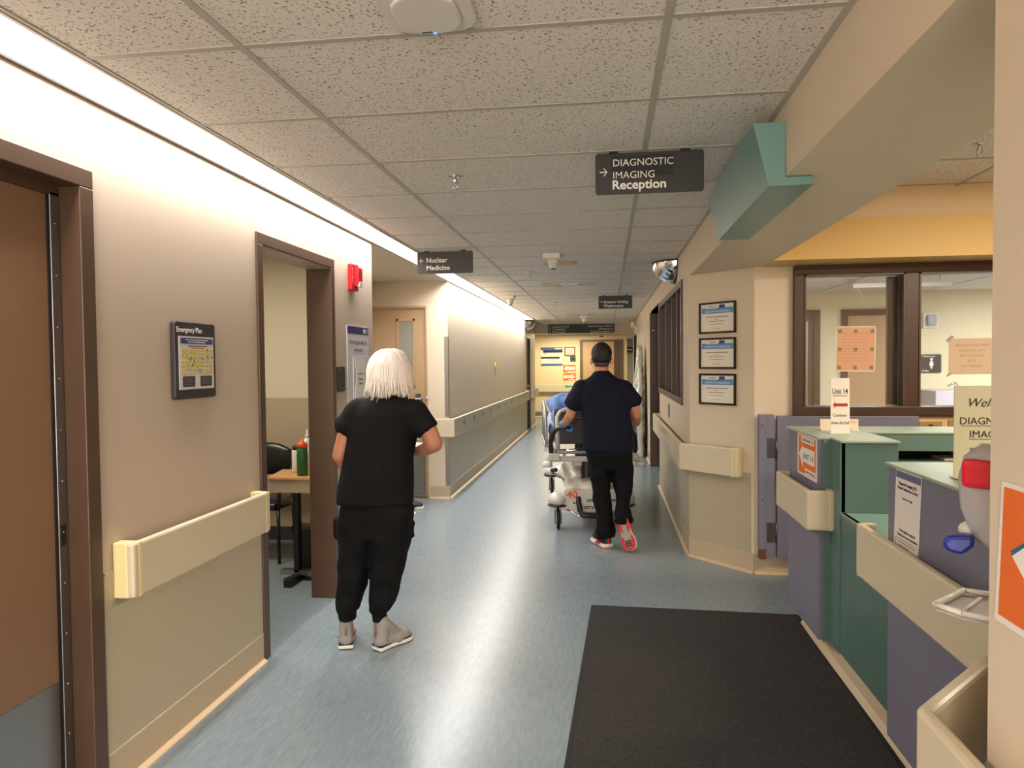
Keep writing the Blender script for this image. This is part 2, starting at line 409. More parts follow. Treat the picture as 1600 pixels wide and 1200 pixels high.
# room seen through the station window
struct('wall_far_room', MB().box(1.3, 8, 9, 9.1, 0, 2.36), mat('far_room_paint', (214, 206, 176), .55))
struct('wall_far_room_side', MB().box(1.3, 1.36, 5.45, 9, 0, 2.36).box(7, 7.1, 5.4, 9, 0, 2.36), WALL)
cf = struct('ceiling_far_room', BOX(1.3, 7, 5.4, 9, 2.36, 2.42), CPAINT)
me3 = BOX(.01, 1.2, .01, .5996, 2.345, 2.36).mesh('ceiling_tile', CTILE)
for i in range(5):
    for j in range(6):
        o = bpy.data.objects.new('ceiling_tile', me3); COL.objects.link(o); o.location = (1.3+i*1.2192, 5.4+.6*j, 0); o.parent = cf
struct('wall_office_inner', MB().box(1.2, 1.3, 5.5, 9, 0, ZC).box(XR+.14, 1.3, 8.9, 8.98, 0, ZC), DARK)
# bulkhead and end of corridor
struct('trim_bulkhead', BOX(-3.5, 1.6, 17.7, 18.0, 2.25, 3), WALL)
struct('ceiling_end', BOX(-5, 3, 18, 27, 2.30, 2.35), CPAINT)
struct('wall_end', BOX(-5, .56, 20, 20.15, 0, 2.4), WALLY)
struct('wall_end_passage', MB().box(.4, 3, 26, 26.1, 0, 2.4).box(1.7, 1.8, 17, 26, 0, 2.4).box(.79, 1.7, 17, 17.1, 0, 2.4), WALL)
struct('wall_end_left', BOX(-5, XL-.16, 17.55, 17.75, 0, 2.4), WALL)
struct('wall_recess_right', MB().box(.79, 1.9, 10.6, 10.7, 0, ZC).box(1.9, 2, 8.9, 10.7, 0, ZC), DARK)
# ------------------------------------------------------------------ bases and wainscot
def base_run(name, p0, p1, h=.14, m=BASE):
    """cove base along a wall from p0 to p1 with the room on the left-hand normal"""
    fr = F((p0[0], p0[1], 0), (p1[0]-p0[0], p1[1]-p0[1], 0)); L = math.hypot(p1[0]-p0[0], p1[1]-p0[1])
    o = struct(name, BOX(0, L, .012, h, 0, .006, fr), m)
    MB().prism([(0, 0), (.028, 0), (.026, .004), (.010, .013), (0, .022)], 0, L, fr2(fr)).build('cove_toe', BASET, o)
    return o
class fr2:                                               # prism helper: a along normal, b up, extruded along r
    def __init__(s, fr): s.f = fr
    def P(s, a, b, c=0): return s.f.o + s.f.n*a + s.f.u*b + s.f.r*c
base_run('baseboard_left', (XL, 2.295), (XL, 3.455))
base_run('baseboard_left_middle', (XL, 4.50), (XL, 5.288))
base_run('baseboard_left_far', (XL, 7.9), (XL, 15.85))
base_run('baseboard_alcove', (-2.0, 7.9), (XL+.006, 7.9))
base_run('baseboard_left_end', (XL, 16.6), (XL, 17.75))
base_run('baseboard_right_far', (XR, 15.55), (XR, 10.7))
base_run('baseboard_right', (XR, 8.9), (XR, 5.72))
base_run('baseboard_bevel', (XR, 5.72), (1.05, 5.29))
base_run('baseboard_station', (1.05, 5.29), (4.5, 5.27))
base_run('baseboard_end', (-5, 20), (-.80, 20), m=mat('grey_base', (120, 110, 98), .5))
def sheet(fr, L, z0, z1, name='trim_wainscot'):
    o = struct(name, BOX(0, L, z0, z1, 0, .004, fr), WAINS)
    BOX(0, L, z1-.004, z1+.003, 0, .008, fr).build('edge_strip', WAINS, o)
    BOX(0, L, z0-.002, z0+.003, 0, .007, fr).build('edge_strip', RAILM, o)
    return o
sheet(LW(2.295, 0), 1.16, .143, .80, 'trim_wainscot_left')
sheet(LW(7.93, 0), 7.95, .143, .80, 'trim_wainscot_left_far')
sheet(RW(8.88, 0), 3.16, .143, .80, 'trim_wainscot_right')
sheet(F((XR, 5.72, 0), (.405, -.43, 0)), BL-.03, .143, .72, 'trim_wainscot_bevel')

# ------------------------------------------------------------------ bumper rails
def rail(path, z0, z1, label, off=.085, th=.03, caps=('c', 'c'), capmat=None, back=None, name='bumper_rail'):
    """band following a plan path (wall line points, room on left); offsets computed at corners"""
    P = [Vector((x, y)) for x, y in path]; n = len(P)
    def offs(d):
        out = []
        for i in range(n):
            ns = []
            if i > 0: t = (P[i]-P[i-1]).normalized(); ns.append(Vector((t.y, -t.x)))
            if i < n-1: t = (P[i+1]-P[i]).normalized(); ns.append(Vector((t.y, -t.x)))
            b = sum(ns, Vector((0, 0))).normalized(); k = d/max(.4, b.dot(ns[0])); out.append(P[i]+b*k)
        return out
    t = thing(name, (P[0].x, P[0].y, 0), label, 'handrail')
    outer, inner = offs(off), offs(off-th)
    poly = [tuple(p) for p in outer]+[tuple(p) for p in reversed(inner)]
    mb = MB(); mb.prism(poly, z0, z1)
    mb.build('rail_cover', RAILM, t, bev=.009)
    for e, c in ((0, caps[0]), (n-1, caps[1])):
        if c == 'c':
            d = (P[1]-P[0]).normalized() if e == 0 else (P[-2]-P[-1]).normalized()
            nn = Vector((d.y, -d.x)) if e == 0 else Vector((-d.y, d.x))
            p = P[e]; fr = F((p.x, p.y, 0), (d.x, d.y, 0), (nn.x, nn.y, 0))
            mm = MB(); a = .03 if capmat is None else .05
            pts = [(0, .001), (a, .001), (a, off+.001), (.03 if capmat else .012, off+.001), (.006, off*.82), (0, off*.6)]
            s = 1 if fr.n.z > 0 else -1
            mm.prism(pts, s*(z0-.001), s*(z1+.001), fr); mm.build('end_cap', capmat or RAILM, t, bev=.004)
    # brackets
    L = 0
    for i in range(n-1):
        seg = (P[i+1]-P[i]); L = seg.length; d = seg.normalized(); nn = Vector((d.y, -d.x)); k = max(1, int(L/.8))
        for j in range(k):
            c = P[i]+d*(L*(j+.5)/k); fr = F((c.x, c.y, 0), (d.x, d.y, 0), (nn.x, nn.y, 0)); s = 1 if fr.n.z > 0 else -1
            MB().box(-.025, .025, 0, off-th, s*(z0+.05), s*(z1-.05), fr).build('bracket', ALU, t)
    return t
rail([(XL, 2.345), (XL, 3.40)], .70, .90, 'cream bumper rail between the brown door and the open doorway', caps=('c', 'c'), capmat=RAILY)
rail2 = rail([(-2.0, 7.9), (XL, 7.9), (XL, 15.75)], .705, .915, 'long cream bumper rail with teal stickers on the far left wall')
rail([(XL, 16.65), (XL, 17.75), (-2.6, 17.75)], .70, .90, 'short cream bumper rail wrapping the left corner at the corridor end')
rail([(-4.8, 20), (-.9, 20)], .70, .92, 'cream bumper rail on the yellow end wall under the notices')
rail([(XR, 8.9), (XR, 5.72), (.99, 5.36)], .69, .90, 'cream bumper rail turning the corner under the three framed certificates', capmat=RAILY)
rail([(1.06, 4.34), (1.06, 3.757), (1.12, 3.757)], .69, .89, 'cream bumper rail around the far purple counter corner', off=.075, capmat=None)
rail([(1.06, 3.0), (1.06, 1.84), (XR, 1.385), (XR, .1)], .675, .885, 'long cream bumper rail beside the black mat, running from purple counter to pillar', off=.07)
# teal stickers on the far rail
stk = [(711+6, 664), (738, 652), (754, 646), (768, 641), (781, 636), (792, 632), (801, 627), (809, 624), (817, 620)]
for i, y in enumerate((8.35, 9.0, 9.7, 10.35, 11.1, 11.9, 12.7, 13.6, 14.6)):
    fr = LW(y, .835, XL+.086); mb = MB()
    fatarrow(fr, -.07, .07, 0, .045, .06, .02, False, 0, .0012, mb)
    mb.build('arrow_sticker', mat('teal_sticker', (92, 170, 160), .6), rail2)

# ------------------------------------------------------------------ doors
def frame_u(name, fr, y0, y1, h, fw=.055, proud=.012, depth=.16, m=BROWN, lab=None):
    """door frame: face strips proud of the wall plus deep jambs. fr: a along the wall, b up, n into corridor"""
    mb = MB()
    mb.box(y0-fw, y0, 0, h, -depth, proud, fr); mb.box(y1, y1+fw, 0, h, -depth, proud, fr); mb.box(y0-fw, y1+fw, h, h+fw, -depth, proud, fr)
    return mb.build(name, m, None, .003, kind='structure')
f1 = frame_u('door_1', LW(0, 0), D1a, D1b-.01, 2.155, fw=.064)
fr = LW(0, 0)
leaf = BOX(D1a+.05, D1b-.055, .01, 2.12, -.12, -.075, fr).build('door_leaf', DOORM, f1, .002)
BOX(D1a+.06, D1b-.065, .02, .47, -.075, -.072, fr).build('kick_plate', STEEL, f1)
BOX(D1b-.052, D1b-.012, .01, 2.13, -.12, -.066, fr).build('metal_edge_strip', ALU, f1, .002)
BOX(D1b-.062, D1b-.052, .01, 2.13, -.12, -.07, fr).build('rubber_seal', RUBBER, f1)
BOX(D1a, D1b-.01, 2.12, 2.155, -.12, -.066, fr).build('head_stop', BROWN, f1)
mb = MB()
for z in [x*.175+.1 for x in range(12)]: mb.lathe([(.004, 0), (.003, .002)], F(fr.P(D1b-.032, z, -.066), (0, 1, 0)), 8)
mb.build('screw_head', CHROME, f1, kind='stuff')
BOX(D1b-.045, D1b-.022, .93, 1.0, -.066, -.0652, fr).build('maker_label', INK, f1)
f2 = frame_u('door_2', LW(0, 0), D2a-.012, D2b-.018, 2.165, fw=.06)
fe = frame_u('door_3', LW(0, 0), 15.93, 16.53, 2.08, fw=.05)
BOX(15.93, 16.53, 0, 2.08, -.1, -.05, fr).build('door_leaf', BROWND, fe)
MB().lathe([(.012, 0), (.012, .04), (.03, .05), (.03, .075), (.01, .085)], F(fr.P(16.0, 1.0, -.05), (0, 1, 0)), 12).build('door_knob', CHROME, fe)
# alcove door facing the camera
fr = NW(0, 0, 7.9)
f4 = struct('door_4', MB().box(-3.02, -2.965, 0, 2.19, -.14, .01, fr).box(-2.04, -2.02, 0, 2.19, -.14, .01, fr).box(-2.965, -2.04, 2.165, 2.19, -.14, .01, fr), DOORL, bev=.003)
f4['label'] = 'light tan door frame in the alcove'
BOX(-2.965, -2.045, .01, 2.165, -.06, -.015, fr).build('door_leaf', DOORL, f4)
mb = MB()
for a0, a1, b0, b1 in ((-2.38, -2.165, 1.26, 1.29), (-2.38, -2.165, 2.02, 2.05), (-2.38, -2.355, 1.26, 2.05), (-2.19, -2.165, 1.26, 2.05)): mb.box(a0, a1, b0, b1, -.015, -.004, fr)
mb.build('lite_frame', DOORL, f4, .003)
BOX(-2.355, -2.19, 1.29, 2.02, -.02, -.011, fr).build('glass_pane', mat('frosted_pane', (140, 140, 128), .25), f4)
BOX(-2.94, -2.06, .03, .64, -.015, -.012, fr).build('kick_plate', STEEL, f4)
hd = MB().lathe([(.028, 0), (.028, .01), (.012, .012), (.012, .05)], F(fr.P(-2.11, 1.13, -.015), (1, 0, 0)), 14)
hd.tube([fr.P(-2.11, 1.13, .04), fr.P(-2.18, 1.13, .045), fr.P(-2.24, 1.125, .045)], .011, 8)
hd.build('lever_handle', CHROME, f4)
hd = MB().rrect(.06, .13, .01, -.015, .02, fr, -2.13, 1.13).build('lock_body', STEEL, f4)
MB().lathe([(.016, -.012), (.016, .01), (.004, .014)], F(fr.P(-2.03, 1.14, .01), (1, 0, 0)), 12).build('frame_button', CHROME, f4)
# end wall door
fr = NW(0, 0, 20)
f5 = struct('door_5', MB().box(-.738, -.66, 0, 2.15, -.02, .03, fr).box(.37, .446, 0, 2.15, -.02, .03, fr).box(-.66, .37, 2.09, 2.15, -.02, .03, fr), mat('olive_brown_frame', (96, 78, 58), .45))
BOX(-.66, .2, .01, 2.09, .0, .012, fr).build('door_leaf', mat('end_door_laminate', (178, 146, 108), .5), f5)
BOX(.2, .37, .01, 2.09, .0, .02, fr).build('side_panel', BROWN, f5)
BOX(-.60, .14, .05, .45, .012, .015, fr).build('kick_plate', STEEL, f5)
# right wall doors: recess at 8.98 - 10.6
fr = NW(0, 0, 10.6)
f6 = struct('door_6', MB().box(.625, 1.0, 0, 2.23, 0, .06, fr).box(XR, XR+.16, 0, 2.23, 1.62, 1.70, fr), BROWN, bev=.004)
BOX(.66, .69, 1.98, 1.99, .06, .064, fr).build('number_plate', WHITE, f6)
MB().box(1.0, 1.9, 0, 2.23, 0, .05, fr).build('door_leaf', BROWND, f6)
struct('trim_recess_head', BOX(XR, 1.9, 8.98, 10.6, 2.23, 2.26), BROWN)
fr = RW(0, 0)
f7 = struct('door_7', MB().box(-17.0, -16.9, 0, 2.2, -.14, .012, fr).box(-15.7, -15.6, 0, 2.2, -.14, .012, fr).box(-16.9, -15.7, 2.13, 2.2, -.14, .012, fr), mat('near_black_frame', (32, 28, 26), .5))
BOX(-16.9, -15.7, .01, 2.13, -.1, -.06, fr).build('door_leaf', BROWND, f7)
# corridor windows on the right wall
fr = RW(0, 0)
mb = MB(); zs, ze = 1.16, 2.234
for a0, a1 in ((-8.9, -8.82), (-6.28, -6.2)): mb.box(a0, a1, zs+.06, ze-.06, -.14, .015, fr)
mb.box(-8.9, -6.2, zs, zs+.06, -.14, .015, fr).box(-8.9, -6.2, ze-.06, ze, -.14, .015, fr)
win = struct('window_1', mb, BROWND, bev=.004)
for y in (8.0, 7.25, 6.75): BOX(-y-.02, -y+.02, zs+.06, ze-.06, -.1, .004, fr).build('mullion', BROWND, win)
for y0, y1 in ((6.28, 6.73), (6.77, 7.23), (7.27, 7.98), (8.02, 8.82)):
    BOX(-y1, -y0, zs+.06, ze-.06, -.066, -.06, fr).build('pane', mat('tinted_glass', (70, 62, 56), .08, spec=.7), win)
# station window
fr = NW(0, 0, 5.27)
mb = MB(); mb.box(1.312, 1.378, 1.21, 2.135, -.13, .03, fr).box(2.045, 2.135, 1.21, 2.135, -.13, .03, fr).box(3.0, 3.09, 1.21, 2.135, -.13, .03, fr).box(4.44, 4.5, 1.21, 2.135, -.13, .03, fr)
mb.box(1.312, 4.5, 1.145, 1.21, -.13, .035, fr).box(1.312, 4.5, 2.135, 2.2, -.13, .03, fr)
w2 = struct('window_2', mb, BROWND, bev=.004)
for a0, a1 in ((1.378, 2.045), (2.135, 3.0), (3.09, 4.44)):
    b = MB().box(a0, a0+.012, 1.21, 2.135, -.05, .034, fr).box(a1-.012, a1, 1.21, 2.135, -.05, .034, fr).box(a0, a1, 2.123, 2.135, -.05, .034, fr)
    b.build('inner_stop', BROWN, w2)
    BOX(a0, a1, 1.21, 2.135, -.06, -.054, fr).build('pane', GLASS, w2)
BOX(1.965, 2.035, 1.215, 2.12, -.10, -.07, fr).build('sliding_sash_stile', BROWN, w2)

# ------------------------------------------------------------------ the ceiling light strip
UNIT_AT = ['well behind the viewer', 'just behind the brown door', 'over the brown door and the emergency plan', 'over the open doorway and fire alarm', 'over the alcove behind the nuclear medicine sign', 'over the near half of the far left wall', 'over the yellow hook on the far left wall', 'ending at the far convex mirror']
def light_unit(y0, y1, k=0):
    t = thing('ceiling_light', (-1.66, y0, ZC), 'section of the white ceiling light strip '+UNIT_AT[k], 'ceiling light', 'linear lights in the left ceiling strip')
    BOX(XL+.018, XS-.02, y0+.004, y1-.004, ZC-.002, ZC+.004).build('diffuser', LAMP, t)
    area_light('strip_lamp', (-1.70, (y0+y1)/2, ZC-.004), .12, (y1-y0)-.02, STRIP_W*(.62 if k < 4 else 1.12)*(y1-y0)/2.44, (1, .97, .95), spread=STRIP_SPREAD)
    MB().box(XL+.001, XL+.018, y0, y1, ZC-.006, ZC+.02).box(XS-.02, XS-.008, y0, y1, ZC-.006, ZC+.02).box(XL+.018, XS-.02, y1-.006, y1, ZC-.003, ZC+.01).build('frame', ALU, t)
for k in range(8): light_unit(-4+2.44*k, min(-4+2.44*(k+1), 15.5), k)
# ------------------------------------------------------------------ reception counter
cnt = thing('reception_counter', (1.3, 4.3, 0), 'purple and teal reception counter with pale teal tops and a lowered desk section', 'counter')
T = 1.15
MB().box(1.06, 1.12, 3.757, 4.36, .115, T-.012).build('purple_panel', PURP, cnt, .002)
MB().box(1.112, 1.125, 3.60, 3.757, .11, T-.012).box(1.08, 1.125, 3.745, 3.757, .11, T-.012).build('teal_panel', TEAL, cnt, .002)
mb = MB(); mb.box(1.12, 1.14, 2.86, 3.60, .11, .80).box(1.12, 1.14, 3.60, 3.757, .11, T-.012).box(1.12, 1.38, 3.60, 3.615, .80, T-.012)
mb.build('teal_panel', TEAL, cnt, .002)
mb = MB(); mb.box(1.14, 1.38, 3.615, 4.36, .11, T-.012).box(1.38, 2.9, 4.07, 4.36, .11, .99)
mb.build('counter_body', TEAL, cnt)
mb = MB(); mb.prism([(1.05, 3.75), (1.115, 3.75), (1.115, 3.59), (1.385, 3.59), (1.385, 4.05), (2.95, 4.05), (2.95, 4.375), (1.05, 4.375)], T-.012, T)
mb.build('counter_top', TEALT, cnt, .003)
BOX(1.385, 2.9, 4.055, 4.07, 1.045, T-.012).build('fascia_panel', TEAL, cnt, .002)
MB().box(1.385, 1.40, 4.07, 4.3, .99, T-.012).box(2.88, 2.9, 4.07, 4.3, .99, T-.012).box(1.385, 2.9, 4.3, 4.36, .99, T-.012).build('cubby_back', DARK, cnt)
MB().box(1.115, 1.75, 2.86, 3.60, .785, .80).build('desk_top', mat('desk_top_laminate', (110, 140, 132), .35), cnt, .003)
MB().box(1.75, 1.77, 2.86, 3.6, .1, .80).build('modesty_panel', TEAL, cnt)
MB().prism([(1.06, 2.86), (1.06, 1.72), (1.3, 1.72), (1.75, 2.2), (1.75, 2.86)], .10, T-.012).build('purple_panel', PURP, cnt, .002)
MB().prism([(1.05, 2.87), (1.05, 1.72), (1.3, 1.72), (1.78, 2.24), (1.78, 2.87)], T-.012, T).build('counter_top', TEALT, cnt, .003)
MB().box(1.145, 1.7, 1.9, 4.3, 0, .115).build('kick_base', BASE, cnt)
MB().prism([(0, 0), (.035, 0), (.032, .006), (.012, .03), (.0, .10)], 0, 2.4, fr2(F((1.145, 4.3, 0), (0, -1, 0), (0, 0, 1)))).build('cove_base', BASE, cnt)
for o in list(cnt.children):
    pass
# gate leaf and its post on the station wall
gt = thing('half_gate', (1.7, 5.2, 0), 'purple half-height gate leaf standing open against the station wall', 'gate')
fr = NW(0, 0, 5.24)
BOX(1.193, 2.131, .13, 1.145, -.02, .02, fr).build('gate_leaf', PURP, gt, .002)
mb = MB()
MB().box(1.066, 1.108, .20, 1.155, -.02, .05, fr).box(1.108, 1.171, .135, 1.155, -.02, .04, fr).build('gate_post', PURP, gt, .002)
MB().box(1.068, 1.112, .13, .20, -.01, .052, fr).build('post_foot', mat('bare_wood', (110, 56, 36), .6), gt)
for z in (.32, .92):
    h = MB().box(1.12, 1.168, z-.07, z+.07, .04, .043, fr); h.cyl(fr.P(1.182, z-.07, .045), fr.P(1.182, z+.07, .045), .007, 8)
    h.build('hinge', mat('dull_hinge_metal', (98, 92, 92), .4, .8), gt)
mb = MB()
for z in (.3, .55, .85, 1.08): mb.lathe([(.005, 0), (.004, .002)], F(fr.P(1.087, z, .05), (1, 0, 0)), 8)
mb.build('screw_head', CHROME, gt, kind='stuff')
# ------------------------------------------------------------------ floor mat
t = thing('floor_mat', (.5, 3, 0), 'large charcoal entrance mat with black rubber edges in front of the counter', 'mat')
MB().prism([(-.085, 4.455), (1.115, 4.415), (1.06, 1.4), (-.19, 1.44)], .0, .009).build('carpet_pile', CARPET, t)
MB().prism([(-.104, 4.483), (1.137, 4.44), (1.08, 1.3), (-.215, 1.34)], .0, .004).build('rubber_border', RUBBER, t)

# ------------------------------------------------------------------ teal pelmet on the beam
tp = thing('teal_pelmet', (.6, 3.3, 2.2), 'teal angular box wrapped around the lower edge of the beam', 'ceiling box')
c = [(.53, 2.40), (XR-.001, 2.40), (XR-.001, BZ-.002), (.742, BZ-.002), (.742, 2.172), (.586, 2.172)]
fr = F((0, 0, 0), (1, 0, 0), (0, 0, 1))
MB().prism(c, -3.87, -2.7, fr).build('box_shell', TEALP, tp, .002)

# ------------------------------------------------------------------ hanging signs
def hsign(x0, x1, y, z0, z1, label, m=SIGNK, skew=0, name='hanging_sign'):
    t = thing(name, ((x0+x1)/2, y, ZC), label, 'sign')
    fr = F((x0, y, z0), (x1-x0, skew, 0), (0, 0, 1)); w = x1-x0; h = z1-z0
    MB().rrect(w, h, .014, -.008, .0, fr, w/2, h/2).build('sign_board', m, t, .001)
    for a in (w*.17, w*.83):
        MB().box(a-.02, a+.02, h-.004, h+.006, -.012, .004, fr).box(a-.006, a+.006, h, h+.012, -.009, .002, fr).build('ceiling_clip', RUBBER, t)
    return t, fr, w, h
t, fr, w, h = hsign(-.045, .424, 3.2, 2.279, 2.459, 'black hanging sign for diagnostic imaging reception, nearest of the ceiling signs')
BOX(.07, .34, .075, .168, 0, .0008, fr).build('overlay_label', mat('overlay_black', (12, 11, 11), .6), t)
text(t, 'DIAGNOSTIC', fr, .075, .122, .044, WHITE, .001, bold=-.004)
text(t, 'IMAGING', fr, .075, .068, .044, WHITE, .001, bold=-.004)
text(t, 'Reception', fr, .072, .022, .055, WHITE, .001, bold=.022, xs=1.05)
arrow(fr, .036, .098, .034, .005, 'r').build('arrow_mark', WHITE, t)
t, fr, w, h = hsign(-1.549, -1.082, 5.77, 2.279, 2.459, 'charcoal hanging sign for nuclear medicine beside the light strip', SIGNG)
text(t, 'Nuclear', fr, .075, .092, .055, WHITE, .001, bold=.02)
text(t, 'Medicine', fr, .075, .03, .055, WHITE, .001, bold=.02)
arrow(fr, .036, .108, .034, .005, 'l').build('arrow_mark', WHITE, t)
t, fr, w, h = hsign(-.109, .36, 10.1, 2.279, 2.459, 'black hanging sign for stretcher holding and washrooms, far down the hall')
text(t, 'Stretcher Holding', fr, .072, .078, .05, WHITE, .001, bold=.015, xs=.93)
text(t, 'Washrooms', fr, .072, .022, .055, WHITE, .001, bold=.015)
arrow(fr, .036, .098, .034, .006, 'r').build('arrow_mark', WHITE, t)
t, fr, w, h = hsign(-1.427, .194, 17.6, 2.241, 2.459, 'wide black overhead sign listing imaging rooms on the far bulkhead')
for i, s_ in enumerate(('General X-ray 5', 'Tomography', 'Fluoroscopy')):
    text(t, s_, fr, .10, .145-i*.064, .062, WHITE, .001, bold=.015); arrow(fr, .05, .165-i*.064, .045, .009, 'l').build('arrow_mark', WHITE, t)
for i, s_ in enumerate(('General X-ray 1,2,3,4', 'Ultrasound', 'Special Procedures')):
    text(t, s_, fr, w-.10, .145-i*.064, .062, WHITE, .001, bold=.015, align='RIGHT'); arrow(fr, w-.05, .165-i*.064, .045, .009, 'u').build('arrow_mark', WHITE, t)

# ------------------------------------------------------------------ ceiling devices
CF = lambda x, y, z=ZC: F((x, y, z), (1, 0, 0), (0, -1, 0))       # n points down
def sprinkler(x, y, label, z=ZC):
    t = thing('fire_sprinkler', (x, y, z), label, 'sprinkler', 'pendent sprinklers on the ceiling'); fr = CF(x, y, z)
    MB().lathe([(.036, 0), (.034, .005), (.02, .009), (.013, .01)], fr, 18).build('escutcheon', CHROME, t)
    mb = MB().lathe([(.009, .008), (.011, .02), (.007, .028), (.004, .045)], fr, 10)
    for s_ in (1, -1): mb.tube([fr.P(s_*.008, 0, .026), fr.P(s_*.016, 0, .04), fr.P(s_*.010, 0, .055), fr.P(0, 0, .062)], .0025, 6)
    mb.build('sprinkler_frame', CHROME, t)
    MB().lathe([(.003, .06), (.018, .064), (.018, .067), (.004, .069)], fr, 14).build('deflector', CHROME, t)
sprinkler(-.742, 3.5, 'chrome sprinkler in the nearest part of the hall ceiling, left of the reception sign')
sprinkler(-.779, 7.27, 'small chrome sprinkler in front of the square ceiling vent')
sprinkler(-.791, 11.08, 'tiny sprinkler on the far hall ceiling beyond the square vent')
sprinkler(-.45, 15.6, 'faint sprinkler just above the wide overhead sign')
sprinkler(1.984, 4.146, 'sprinkler on the warm-lit station ceiling by the pillar', 2.688)
sprinkler(2.45, 7.6, 'sprinkler seen through the station window', 2.345)
def smoke(x, y, label, ring=False):
    t = thing('smoke_detector', (x, y, ZC), label, 'detector'); fr = CF(x, y)
    MB().rrect(.15, .15, .012, 0, .045, fr, -.01, 0).build('mount_box', WHITEP, t, .003)
    MB().lathe([(.05, .045), (.05, .075), (.046, .08), (.036, .12), (.02, .125)], fr, 18).build('detector_head', WHITEP, t)
    MB().lathe([(.022, .124), (.024, .128), (.018, .132)], fr, 12).build('sensor_grille', BLACK, t)
    if ring:
        MB().lathe([(.17, 0), (.168, .004), (.1, .006)], CF(x+.02, y+.55), 28).build('stain_ring', mat('yellowed_plate', (200, 176, 132), .6), t)
smoke(-.45, 6.15, 'white smoke detector on a box with a yellowed round plate', True)
smoke(-1.329, 9.87, 'small white detector near the light strip, far hall')
smoke(-.447, 14.66, 'white detector just in front of the wide overhead sign')
def vent(x, y, label, w=.61, h=.45):
    t = thing('ceiling_vent', (x, y, ZC), label, 'vent'); fr = CF(x, y)
    BOX(-w/2, w/2, -h/2, h/2, .0, .008, fr).build('face_plate', mat('vent_plate', (188, 178, 156), .5), t)
    mb = MB()
    for k in range(3):
        q = .05+.03*k
        for a0, a1, b0, b1 in ((-q-.03, q+.03, -q, -q+.008), (-q-.03, q+.03, q-.008, q), (-q-.03, -q-.022, -q, q), (q+.022, q+.03, -q, q)): mb.box(a0, a1, b0, b1, .008, .02, fr)
    mb.build('louvre_ring', ALU, t)
    BOX(-.13, .13, -.10, .10, .007, .010, fr).build('vent_throat', BLACK, t)
vent(-.445, 8.53, 'square ceiling vent with dark louvres in mid hall')
vent(-.49, 14.05, 'far ceiling vent before the wide overhead sign')
t = thing('wireless_access_point', (-.455, 1.84, ZC), 'white rounded wireless unit with a tiny blue light at the top of the picture', 'access point'); fr = CF(-.455, 1.82)
MB().rrect(.24, .24, .07, 0, .022, fr).build('unit_base', WHITEP, t, .004)
MB().rrect(.17, .20, .07, .022, .034, fr).build('raised_cover', WHITEP, t, .006)
MB().rrect(.028, .006, .002, .034, .0345, fr, -.02, -.095+.01).build('slot', BLACK, t)
MB().rrect(.006, .006, .0025, .034, .036, fr, .0, -.092).build('status_light', mat('blue_led', (40, 100, 255), .4, emit=6), t)

# ------------------------------------------------------------------ convex mirrors
def quarter_mirror(pos, label, left):
    """quarter-sphere convex mirror: centre on wall/ceiling edge"""
    t = thing('convex_mirror', pos, label, 'mirror'); x, y, z = pos; R = .215; mb = MB(); n = 10; sg = 1 if left else -1
    vs = []; fs = []
    for i in range(n+1):
        el = (math.pi/2)*i/n
        for j in range(2*n+1):
            az = math.pi*j/(2*n)
            vs.append((x+sg*R*math.cos(el)*math.sin(az), y-R*math.cos(el)*math.cos(az), z-.9*R*math.sin(el)))
    for i in range(n):
        for j in range(2*n): a = i*(2*n+1)+j; fs.append((a, a+1, a+2*n+2, a+2*n+1))
    mb.add(vs, fs, True); mb.build('mirror_dome', mat('mirror_surface', (225, 228, 232), .04, 1), t)
    rim = [(x+sg*R*math.sin(math.pi*j/20), y-R*math.cos(math.pi*j/20), z) for j in range(21)]
    MB().tube(rim, .006, 6).build('top_rim', BLACK, t)
    rim = [(x, y-R*math.cos(math.pi*j/20), z-.9*R*math.sin(math.pi*j/20)) for j in range(21)]
    MB().tube(rim, .006, 6).build('wall_rim', BLACK, t)
quarter_mirror((XR-.003, 6.85, ZC-.012), 'chrome quarter-dome convex mirror above the brown corridor window', False)
quarter_mirror((XL+.003, 15.75, ZC-.03), 'quarter-dome convex mirror at the far end of the light strip', True)

# ------------------------------------------------------------------ left wall fittings
t = thing('emergency_plan_sign', (XL, 2.87, 1.56), 'charcoal emergency plan holder with a yellow floor map on the left wall', 'sign')
fr = LW(2.725, 1.398); w, h = .305, .322
fr = LW(2.72, 1.40)
MB().rrect(w, .325, .014, 0, .022, fr, w/2, .163).build('sign_holder', mat('holder_charcoal', (46, 43, 42), .45), t, .003)
fr.o = fr.P(0, 0, .022)
BOX(.025, .285, .04, .265, 0, .002, fr).build('map_sheet', mat('sheet_white', (205, 200, 200), .4), t)
BOX(.037, .278, .234, .258, .002, .0028, fr).build('sheet_header', BLUE, t)
BOX(.04, .275, .105, .21, .002, .0026, fr).build('floor_map', mat('map_yellow', (200, 184, 90), .6, var=.35, vs=60), t)
mb = MB(); random.seed(3)
for i in range(13):
    for j in range(6):
        if random.random() < .78:
            a = .045+i*.0175; b = .108+j*.0168; mb.box(a, a+random.uniform(.007, .014), b, b+random.uniform(.006, .013), .0026, .0032, fr)
mb.build('map_rooms', mat('map_room', (196, 190, 196), .6), t)
mb = MB()
for i in range(40): a = random.uniform(.045, .265); b = random.uniform(.107, .205); mb.box(a, a+random.choice((.0015, .01)), b, b+random.choice((.0015, .012)), .0032, .0034, fr)
mb.build('map_walls', GREYINK, t)
MB().rrect(.09, .045, .006, .002, .0028, fr, .092, .073).build('legend_box', SIGNG, t); MB().rrect(.09, .045, .006, .002, .0028, fr, .222, .073).build('legend_box', SIGNG, t)
text(t, 'Emergency Plan', fr, .012, .282, .031, WHITE, .0008, bold=.012, xs=.95)
